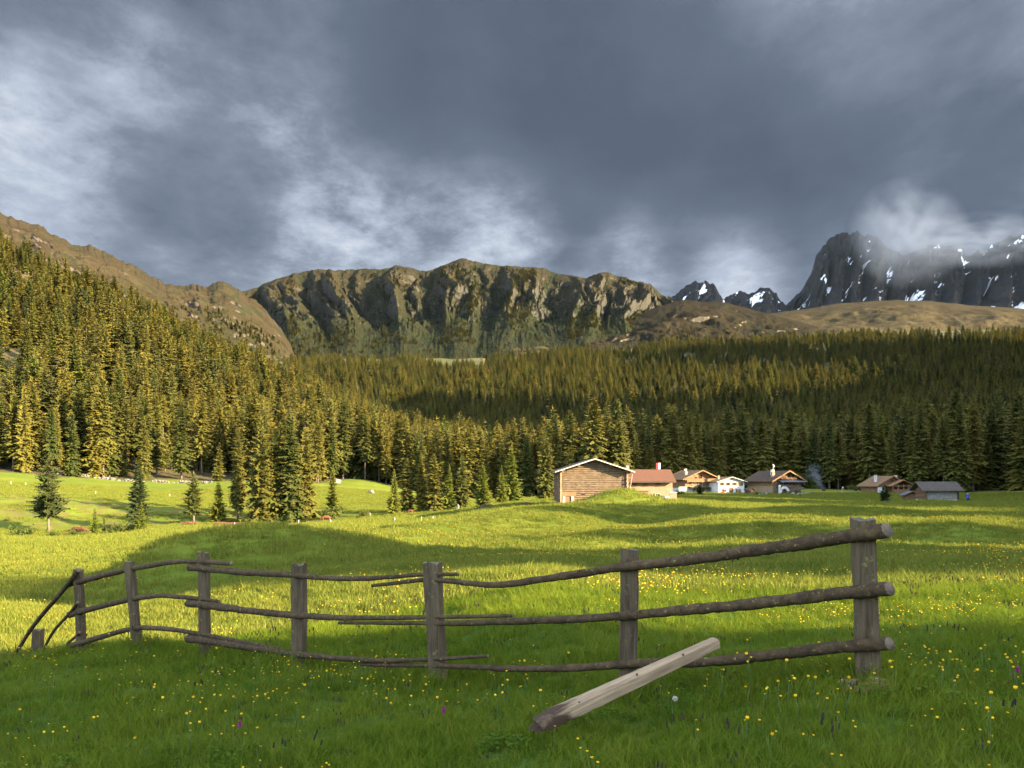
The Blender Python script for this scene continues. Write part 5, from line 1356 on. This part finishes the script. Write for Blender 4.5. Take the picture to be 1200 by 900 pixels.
# hiker
M['skin'] = simple('skin', (0.45, 0.27, 0.19), .05, 5, bumpd=0); M['jacket'] = simple('blue_jacket', (0.03, 0.08, 0.36), .2, 6, bumpd=0); M['trousers'] = simple('dark_trousers', (0.018, 0.018, 0.022), .2, 6, bumpd=0); M['hair'] = simple('dark_hair', (0.03, 0.02, 0.014), .2, 6, bumpd=0)
p = on_ground(1134, 136)
hk = thing('person', 'hiker in blue jacket and dark trousers walking beside the hay hut', 'person', p, math.radians(25))
V = [(0, 0, .95), (0, 0, 1.15), (0, 0, 1.36), (0, -.01, 1.5), (0, -.03, 1.60), (0, -.03, 1.70), (.2, 0, 1.40), (.27, .02, 1.13), (.27, -.08, .90), (.27, -.12, .80), (-.2, 0, 1.40), (-.27, .02, 1.13), (-.26, -.08, .90), (-.26, -.12, .80),
     (.10, 0, .90), (.11, -.12, .50), (.11, -.06, .08), (.12, -.2, .04), (-.10, 0, .90), (-.11, .02, .50), (-.11, .16, .10), (-.11, .03, .04)]
E = [(0, 1), (1, 2), (2, 3), (3, 4), (4, 5), (2, 6), (6, 7), (7, 8), (8, 9), (2, 10), (10, 11), (11, 12), (12, 13), (0, 14), (14, 15), (15, 16), (16, 17), (0, 18), (18, 19), (19, 20), (20, 21)]
R = [.14, .14, .16, .06, .095, .085, .075, .05, .04, .04, .075, .05, .04, .04, .095, .065, .05, .045, .095, .065, .05, .045]
skinned('body', V, E, R, M['skin'], hk)
skinned('jacket', V[:3]+[(0, 0, 1.45)]+V[6:9]+V[10:13]+[(0, 0, .86)], [(0, 1), (1, 2), (2, 3), (2, 4), (4, 5), (5, 6), (2, 7), (7, 8), (8, 9), (0, 10)], [.175, .175, .185, .10, .10, .07, .055, .10, .07, .055, .18], M['jacket'], hk)
skinned('trousers', [V[0], V[14], V[15], V[16], V[18], V[19], V[20]], [(0, 1), (1, 2), (2, 3), (0, 4), (4, 5), (5, 6)], [.16, .115, .085, .07, .115, .085, .07], M['trousers'], hk)
skinned('hair', [(0, 0, 1.66), (0, -.0, 1.74), (0, .04, 1.68)], [(0, 1), (0, 2)], [.09, .085, .09], M['hair'], hk)
MB().box((0, .22, 1.26), (.3, .16, .42), 0, 0, 0, 0, .8).build('backpack', M['trousers'], hk)
# smouldering barrel stack by the smoke
p = on_ground(965.3, 252); bt = thing('fire_barrel', 'dark smoking barrel at the rim of the wood right of the brown chalet', 'barrel', p)
MB().tube([(0, 0, 0), (0, 0, .3), (0, 0, .7), (0, 0, 1.0)], [.5, .56, .56, .5], 14).build('barrel', M['darkwood'], bt); MB().tube([(0, 0, .3), (0, 0, .36)], [.585, .585], 14).tube([(0, 0, .7), (0, 0, .76)], [.585, .585], 14).build('hoop', M['dark'], bt)
# grass path is left to the meadow; a worn gravel strip runs past the hiker
# ------------------------------------------------------------------ unseen things added to shade the valley: tree belt, hill, lump bank
T_ = np.array([-SY, SX])                                    # along the added belt, across the sun
BELT_S = 50.0
REACH = [(-60,-36),(9.2,-36),(9.6,13),(12.6,13),(13.1,-5),(13.7,-5),(14.1,15),(16.9,15),(17.2,-8),(19.5,-12),(22,-38),(34,-40),(35,4),(45,4),(46,-24),(55,-26),(56,0),(63,0),(63.5,-34),(66,-34),(66.6,0),(73.5,0),(74,-36),(84,-36),(91,-15),(96,-12),(97,4),(108,4),(109,-14),(127,-18),(133,-40),(150,-55),(172,-58),(173,-10),(183,-10),(184,-58),(228,-60),(235,-44),(256,-44)]
def belt_height(t): return (BELT_S-lin(REACH, t))*math.tan(SUN_EL)/0.97-1.5
bp_, bh_ = [], []
for t in np.arange(-55, 256, 0.8):
    for s in (BELT_S, BELT_S+2.6, BELT_S+5.2):
        tt = t+rng.uniform(-.3, .3); h = belt_height(tt)*rng.uniform(.93, 1.05)
        ss = s+rng.uniform(-1.5, 1.5)
        if True:
            bp_.append((SX*ss+T_[0]*tt, SY*ss+T_[1]*tt)); bh_.append(h)
bp_ = np.array(bp_); bh_ = np.array(bh_); n = len(bp_); s = bh_/24
scatter('shade_belt', np.c_[bp_, ground(bp_[:, 0], bp_[:, 1])-.3], np.stack([s*.62, s*.62, s], -1), rots(n), rng.integers(0, 6, n), forest_col)  # unseen trees added, heights and gaps shaped to stripe the meadow with shade

# unseen hill added on the right, its crest shaped to shade the woods
HREACH = [(255,-40),(275,-85),(360,-95),(425,-140),(490,-155),(520,-230),(560,-330),(620,-410),(710,-500),(800,-530),(960,-570),(1030,-500),(1060,-60),(1100,0),(1330,0),(1380,-150),(1420,-400),(1600,-420),(1750,-350)]
def hill_s(t): return 300+np.maximum(0, t-900)*.28
ht = np.arange(230, 1760, 7.0); hsr = lin(HREACH, ht)+16*fbm(ht/45, ht*0+2, 3)
tgt = ground(SX*hsr+T_[0]*ht, SY*hsr+T_[1]*ht)+24
hz_c = (tgt+(hill_s(ht)-hsr)*math.tan(SUN_EL))*sstep(225, 265, ht)-4
off = np.linspace(-1, 1, 31)[:, None]
hs = hill_s(ht)[None]+off*np.where(off < 0, 110, 200); hx = SX*hs+T_[0]*ht[None]; hy = SY*hs+T_[1]*ht[None]
hgz = ground(hx, hy)
hzz = np.maximum(hgz-3, hgz-8+(hz_c[None]-16-hgz+8)*(1-np.abs(off)**1.7))+2*fbm(hx/30, hy/30, 3)
nr_, nc_ = hx.shape; ii = np.arange(nr_*nc_).reshape(nr_, nc_)
structure(link('shade_hill', np_mesh('shade_hill', np.stack([hx, hy, hzz], -1).reshape(-1, 3), np.stack([ii[:-1, :-1], ii[1:, :-1], ii[1:, 1:], ii[:-1, 1:]], -1).reshape(-1, 4), [simple('shade_hill', (0.05, 0.055, 0.02), .3, .05, bumpd=0)])))
hp = []
for k in range(6):
    tt = np.arange(235, 1755, 3.0)+rng.uniform(-1, 1, 507); ss = hill_s(tt)+rng.uniform(-9, 9, len(tt))
    hp.append(np.c_[SX*ss+T_[0]*tt, SY*ss+T_[1]*tt, np.interp(tt, ht, hz_c)-16.5])
hp = np.concatenate(hp); n = len(hp); s = rng.uniform(.65, 1.0, n)
scatter('side_wood', hp, np.stack([s*1.1, s*1.1, s], -1), rots(n), rng.integers(0, 6, n), forest_col)  # unseen trees added along the crest to roughen its shadow edge

def cloud(poly, height, seed, lump, label, zref=420):
    """solid lumps added out of view, towards the sun, to cast shade"""
    r = np.random.default_rng(seed)
    W3_ = np.array([(P(px, 0, d).x, d) for px, d in poly])
    lo, hi = W3_.min(0), W3_.max(0); pts_ = []
    step = lump*.75
    for x in np.arange(lo[0], hi[0], step):
        for y in np.arange(lo[1], hi[1], step):
            q = np.array([x, y])+r.uniform(-.4, .4, 2)*step; ins = False; j = len(W3_)-1
            for i in range(len(W3_)):
                if (W3_[i, 1] > q[1]) != (W3_[j, 1] > q[1]) and q[0] < (W3_[j, 0]-W3_[i, 0])*(q[1]-W3_[i, 1])/(W3_[j, 1]-W3_[i, 1])+W3_[i, 0]: ins = not ins
                j = i
            if ins: pts_.append(q)
    pts_ = np.array(pts_); zg = ground(pts_[:, 0], pts_[:, 1]); Lq = height/S3[2]
    bm = bmesh.new(); bmesh.ops.create_icosphere(bm, subdivisions=2, radius=1); base = np.array([v.co for v in bm.verts]); fs = np.array([[v.index for v in f.verts] for f in bm.faces]); bm.free()
    V = []; Fs = []
    for i, (q, z) in enumerate(zip(pts_, zg)):
        c = np.array([q[0], q[1], min(z, zref) if zref == 420 else zref])+S3*Lq; k = lump*r.uniform(.55, .95)
        V.append(base*np.array([k, k, k*.4])*(1+.12*np.sin(base[:, [1, 2, 0]]*5+i))+c+np.array([0, 0, r.uniform(-.15, .3)*lump])); Fs.append(fs+i*len(base))
    o = stuff(link('cloud', np_mesh('cloud', np.concatenate(V), np.concatenate(Fs), [M['cloud']], smooth=True)))
    return tag(o, label, 'cloud')
M['cloud'] = simple('cloud_white', (0.8, 0.8, 0.8), .03, .02, bumpd=0)
cloud([(640,4000),(800,3300),(1700,2900),(2100,3400),(2100,6500),(1200,6800),(700,6200)], 1500, 4, 260, 'unseen bank of solid lumps added to shade the rock peaks', 1000)

# ------------------------------------------------------------------ sun, sky, camera
sun = bpy.data.lights.new('sun', 'SUN'); sun.energy = 5.0; sun.angle = math.radians(.5); sun.color = (1.0, .80, .50)
so = bpy.data.objects.new('sun', sun); C.objects.link(so)
so.rotation_euler = Vector((-S3[0], -S3[1], -S3[2])).to_track_quat('-Z', 'Y').to_euler()

SKY_FILL = (1.58, 1.56, 1.52)  # even brightness added to the unseen sky, as fill for the shade
w = bpy.data.worlds.new('World'); scene.world = w; w.use_nodes = True; nt = w.node_tree
bg = nt.nodes['Background']; bg.inputs['Strength'].default_value = 0.12
sky = N(nt, 'ShaderNodeTexSky'); sky.sky_type = 'NISHITA'; sky.sun_disc = False
sky.sun_elevation = SUN_EL; sky.sun_rotation = math.pi-SUN_AZ; sky.altitude = 1800; sky.air_density = 1.0; sky.dust_density = 1.5
tc = N(nt, 'ShaderNodeTexCoord'); D = tc.outputs['Generated']
sp = N(nt, 'ShaderNodeSeparateXYZ'); L(nt, D, sp.inputs[0])
# cloud layer: the view direction carried onto a flat deck overhead
den = math_(nt, 'ADD', math_(nt, 'MAXIMUM', sp.outputs[2], 0.0), 0.16)
cb = N(nt, 'ShaderNodeCombineXYZ'); L(nt, math_(nt, 'DIVIDE', sp.outputs[0], den), cb.inputs[0]); L(nt, math_(nt, 'DIVIDE', sp.outputs[1], den), cb.inputs[1])
mp = N(nt, 'ShaderNodeMapping'); L(nt, cb.outputs[0], mp.inputs[0]); mp.inputs['Location'].default_value = (3.1, 1.7, 0); mp.inputs['Scale'].default_value = (1.0, .8, 1); mp.inputs['Rotation'].default_value = (0, 0, .45)
c1 = noise(nt, mp.outputs[0], 1.15, 8, .6, .15); c2 = noise(nt, mp.outputs[0], 3.4, 9, .64, .15)
cl = math_(nt, 'ADD', math_(nt, 'MULTIPLY', c1, .62), math_(nt, 'MULTIPLY', c2, .38))
def dirv(px, py):
    v_ = Vector(((px-600)/F, 1, (HOR-py)/F)); return v_.normalized()
def blob(px, py, deg, amp):
    dp = N(nt, 'ShaderNodeVectorMath', operation='DOT_PRODUCT'); L(nt, D, dp.inputs[0]); dp.inputs[1].default_value = dirv(px, py)
    mr = N(nt, 'ShaderNodeMapRange', interpolation_type='SMOOTHSTEP'); L(nt, dp.outputs['Value'], mr.inputs[0])
    mr.inputs[1].default_value = math.cos(math.radians(deg)); mr.inputs[2].default_value = 1.0; mr.inputs[3].default_value = 0; mr.inputs[4].default_value = amp
    return mr.outputs[0]
bl = None
for q in BLOBS if 'BLOBS' in globals() else ((225,110,8,.10),(95,140,8,.07),(20,225,7,.06),(320,95,6,.06),(60,50,9,.05),(10,130,4,.04),(30,215,7,.06),(330,262,11,.04),(430,240,7,.03),(340,160,4,.03),(120,90,7,.06),(560,250,6,.05),(390,285,6,.11),(520,285,9,.15),(650,305,9,.14),(800,315,8,.17),(900,330,6,.12),(470,290,20,.05),(140,190,7,-.05),(880,-20,13,.10),(1120,-10,14,.07),(1000,120,15,-.05),(640,140,17,-.10),(800,190,14,-.10),(560,60,12,-.08),(240,210,6,-.09),(160,10,11,-.09),(1000,200,14,-.07)):
    e = blob(*q); bl = e if bl is None else math_(nt, 'ADD', bl, e)
c3 = noise(nt, mp.outputs[0], 5.0, 10, .68, .15)
lum = math_(nt, 'ADD', math_(nt, 'ADD', math_(nt, 'MULTIPLY', cl, .86), math_(nt, 'MULTIPLY', c3, .16)), math_(nt, 'MULTIPLY', bl, math_(nt, 'ADD', math_(nt, 'MULTIPLY', c3, 2.6), -.25)))
cc = ramp(nt, lum, [(0.30, (0.078, 0.102, 0.148)), (0.46, (0.108, 0.140, 0.196)), (0.58, (0.19, 0.23, 0.30)), (0.74, (0.40, 0.46, 0.56)), (0.95, (0.72, 0.75, 0.82))])
CLOUD_GAIN = 0.178
cs = N(nt, 'ShaderNodeVectorMath', operation='SCALE'); L(nt, cc, cs.inputs[0]); cs.inputs['Scale'].default_value = CLOUD_GAIN/bg.inputs['Strength'].default_value
# clouds fill the sky ahead; the sky behind the viewer, where the sun stands, is clear plus an even brightness added as fill
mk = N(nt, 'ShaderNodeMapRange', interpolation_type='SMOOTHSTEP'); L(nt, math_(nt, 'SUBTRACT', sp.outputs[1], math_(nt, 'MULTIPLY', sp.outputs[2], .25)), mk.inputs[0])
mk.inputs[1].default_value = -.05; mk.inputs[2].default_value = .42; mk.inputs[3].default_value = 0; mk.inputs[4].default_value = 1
vs_ = N(nt, 'ShaderNodeVectorMath', operation='ADD'); L(nt, sky.outputs[0], vs_.inputs[0]); vs_.inputs[1].default_value = SKY_FILL
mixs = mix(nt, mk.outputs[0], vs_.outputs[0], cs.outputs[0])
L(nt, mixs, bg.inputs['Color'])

cam = bpy.data.cameras.new('camera'); # air between here and the far peaks, and the mist that hangs on them
HAZE = 2.2e-6
def volume_mat(name, dens, col=(1, 1, 1), nscale=None, cut=(.45, .7)):
    m = bpy.data.materials.new(name); m.use_nodes = True; q = m.node_tree; q.nodes.remove(q.nodes['Principled BSDF'])
    pv = N(q, 'ShaderNodeVolumePrincipled'); pv.inputs['Color'].default_value = (*col, 1); pv.inputs['Density'].default_value = dens; pv.inputs['Anisotropy'].default_value = 0
    if nscale:
        tc_ = N(q, 'ShaderNodeTexCoord'); ln = N(q, 'ShaderNodeVectorMath', operation='LENGTH'); L(q, tc_.outputs['Object'], ln.inputs[0])
        nn = noise(q, tc_.outputs['Object'], nscale, 5, .62, .3)
        ed = ramp(q, ln.outputs['Value'], [(0.35, 1.0), (1.0, 0.0)])
        L(q, math_(q, 'MULTIPLY', math_(q, 'MULTIPLY', ramp(q, nn, [(cut[0], 0.0), (cut[1], 1.0)]), ed), dens), pv.inputs['Density'])
    L(q, pv.outputs[0], q.nodes['Material Output'].inputs['Volume']); return m
if HAZE:
    hb = MB().box((500, 2300, 855.5), (13500, 10100, 1729)).build('haze', volume_mat('haze', HAZE, (.6, .8, 1.0))); stuff(hb); tag(hb, 'thin pale haze over the whole valley', 'haze')
def puff(name, c, size, dens, nscale, label, cat, cut, rz=0):
    bm = bmesh.new(); bmesh.ops.create_icosphere(bm, subdivisions=3, radius=1); me = bpy.data.meshes.new(name); bm.to_mesh(me); bm.free()
    me.materials.append(volume_mat(name, dens, (.92, .95, 1.0), nscale, cut)); o = stuff(link(name, me)); o.location = c; o.scale = size; o.rotation_euler = (0, rz, 0)
    return tag(o, label, cat)
puff('mist', P(1064, 274, 4350), (330, 260, 300), .0021, 1.5, 'torn pale mist drifting across the rock massif', 'mist', (.36, .64), .5)
puff('mist', P(1150, 282, 4350), (520, 250, 150), .0024, 1.9, 'thin band of mist along the right end of the rock massif', 'mist', (.40, .7))
puff('smoke', P(958.5, 562, 253), (1.5, 1.5, 4.6), .20, 1.7, 'bluish smoke drifting up from the dark barrel before the wood', 'smoke', (.36, .7), -.5)
puff('smoke', P(953, 553, 254), (3.4, 2.5, 3.6), .07, 1.7, 'faint upper veil of bluish smoke before the dark wood', 'smoke', (.40, .72), -.2)
co = bpy.data.objects.new('camera', cam); C.objects.link(co); scene.camera = co
co.location = (0, 0, CAMH); co.rotation_euler = (math.radians(90), 0, 0)
cam.sensor_width = 36; cam.lens = F/1200*36; cam.shift_y = (HOR-450)/1200; cam.clip_start = .1; cam.clip_end = 30000
scene.view_settings.view_transform = 'Standard'; scene.view_settings.look = 'None'; scene.view_settings.exposure = 2.7; scene.view_settings.gamma = 1
scene.cycles.max_bounces = 5; scene.cycles.diffuse_bounces = 2; scene.cycles.glossy_bounces = 2; scene.cycles.transmission_bounces = 3; scene.cycles.transparent_max_bounces = 6
scene.cycles.use_denoising = True
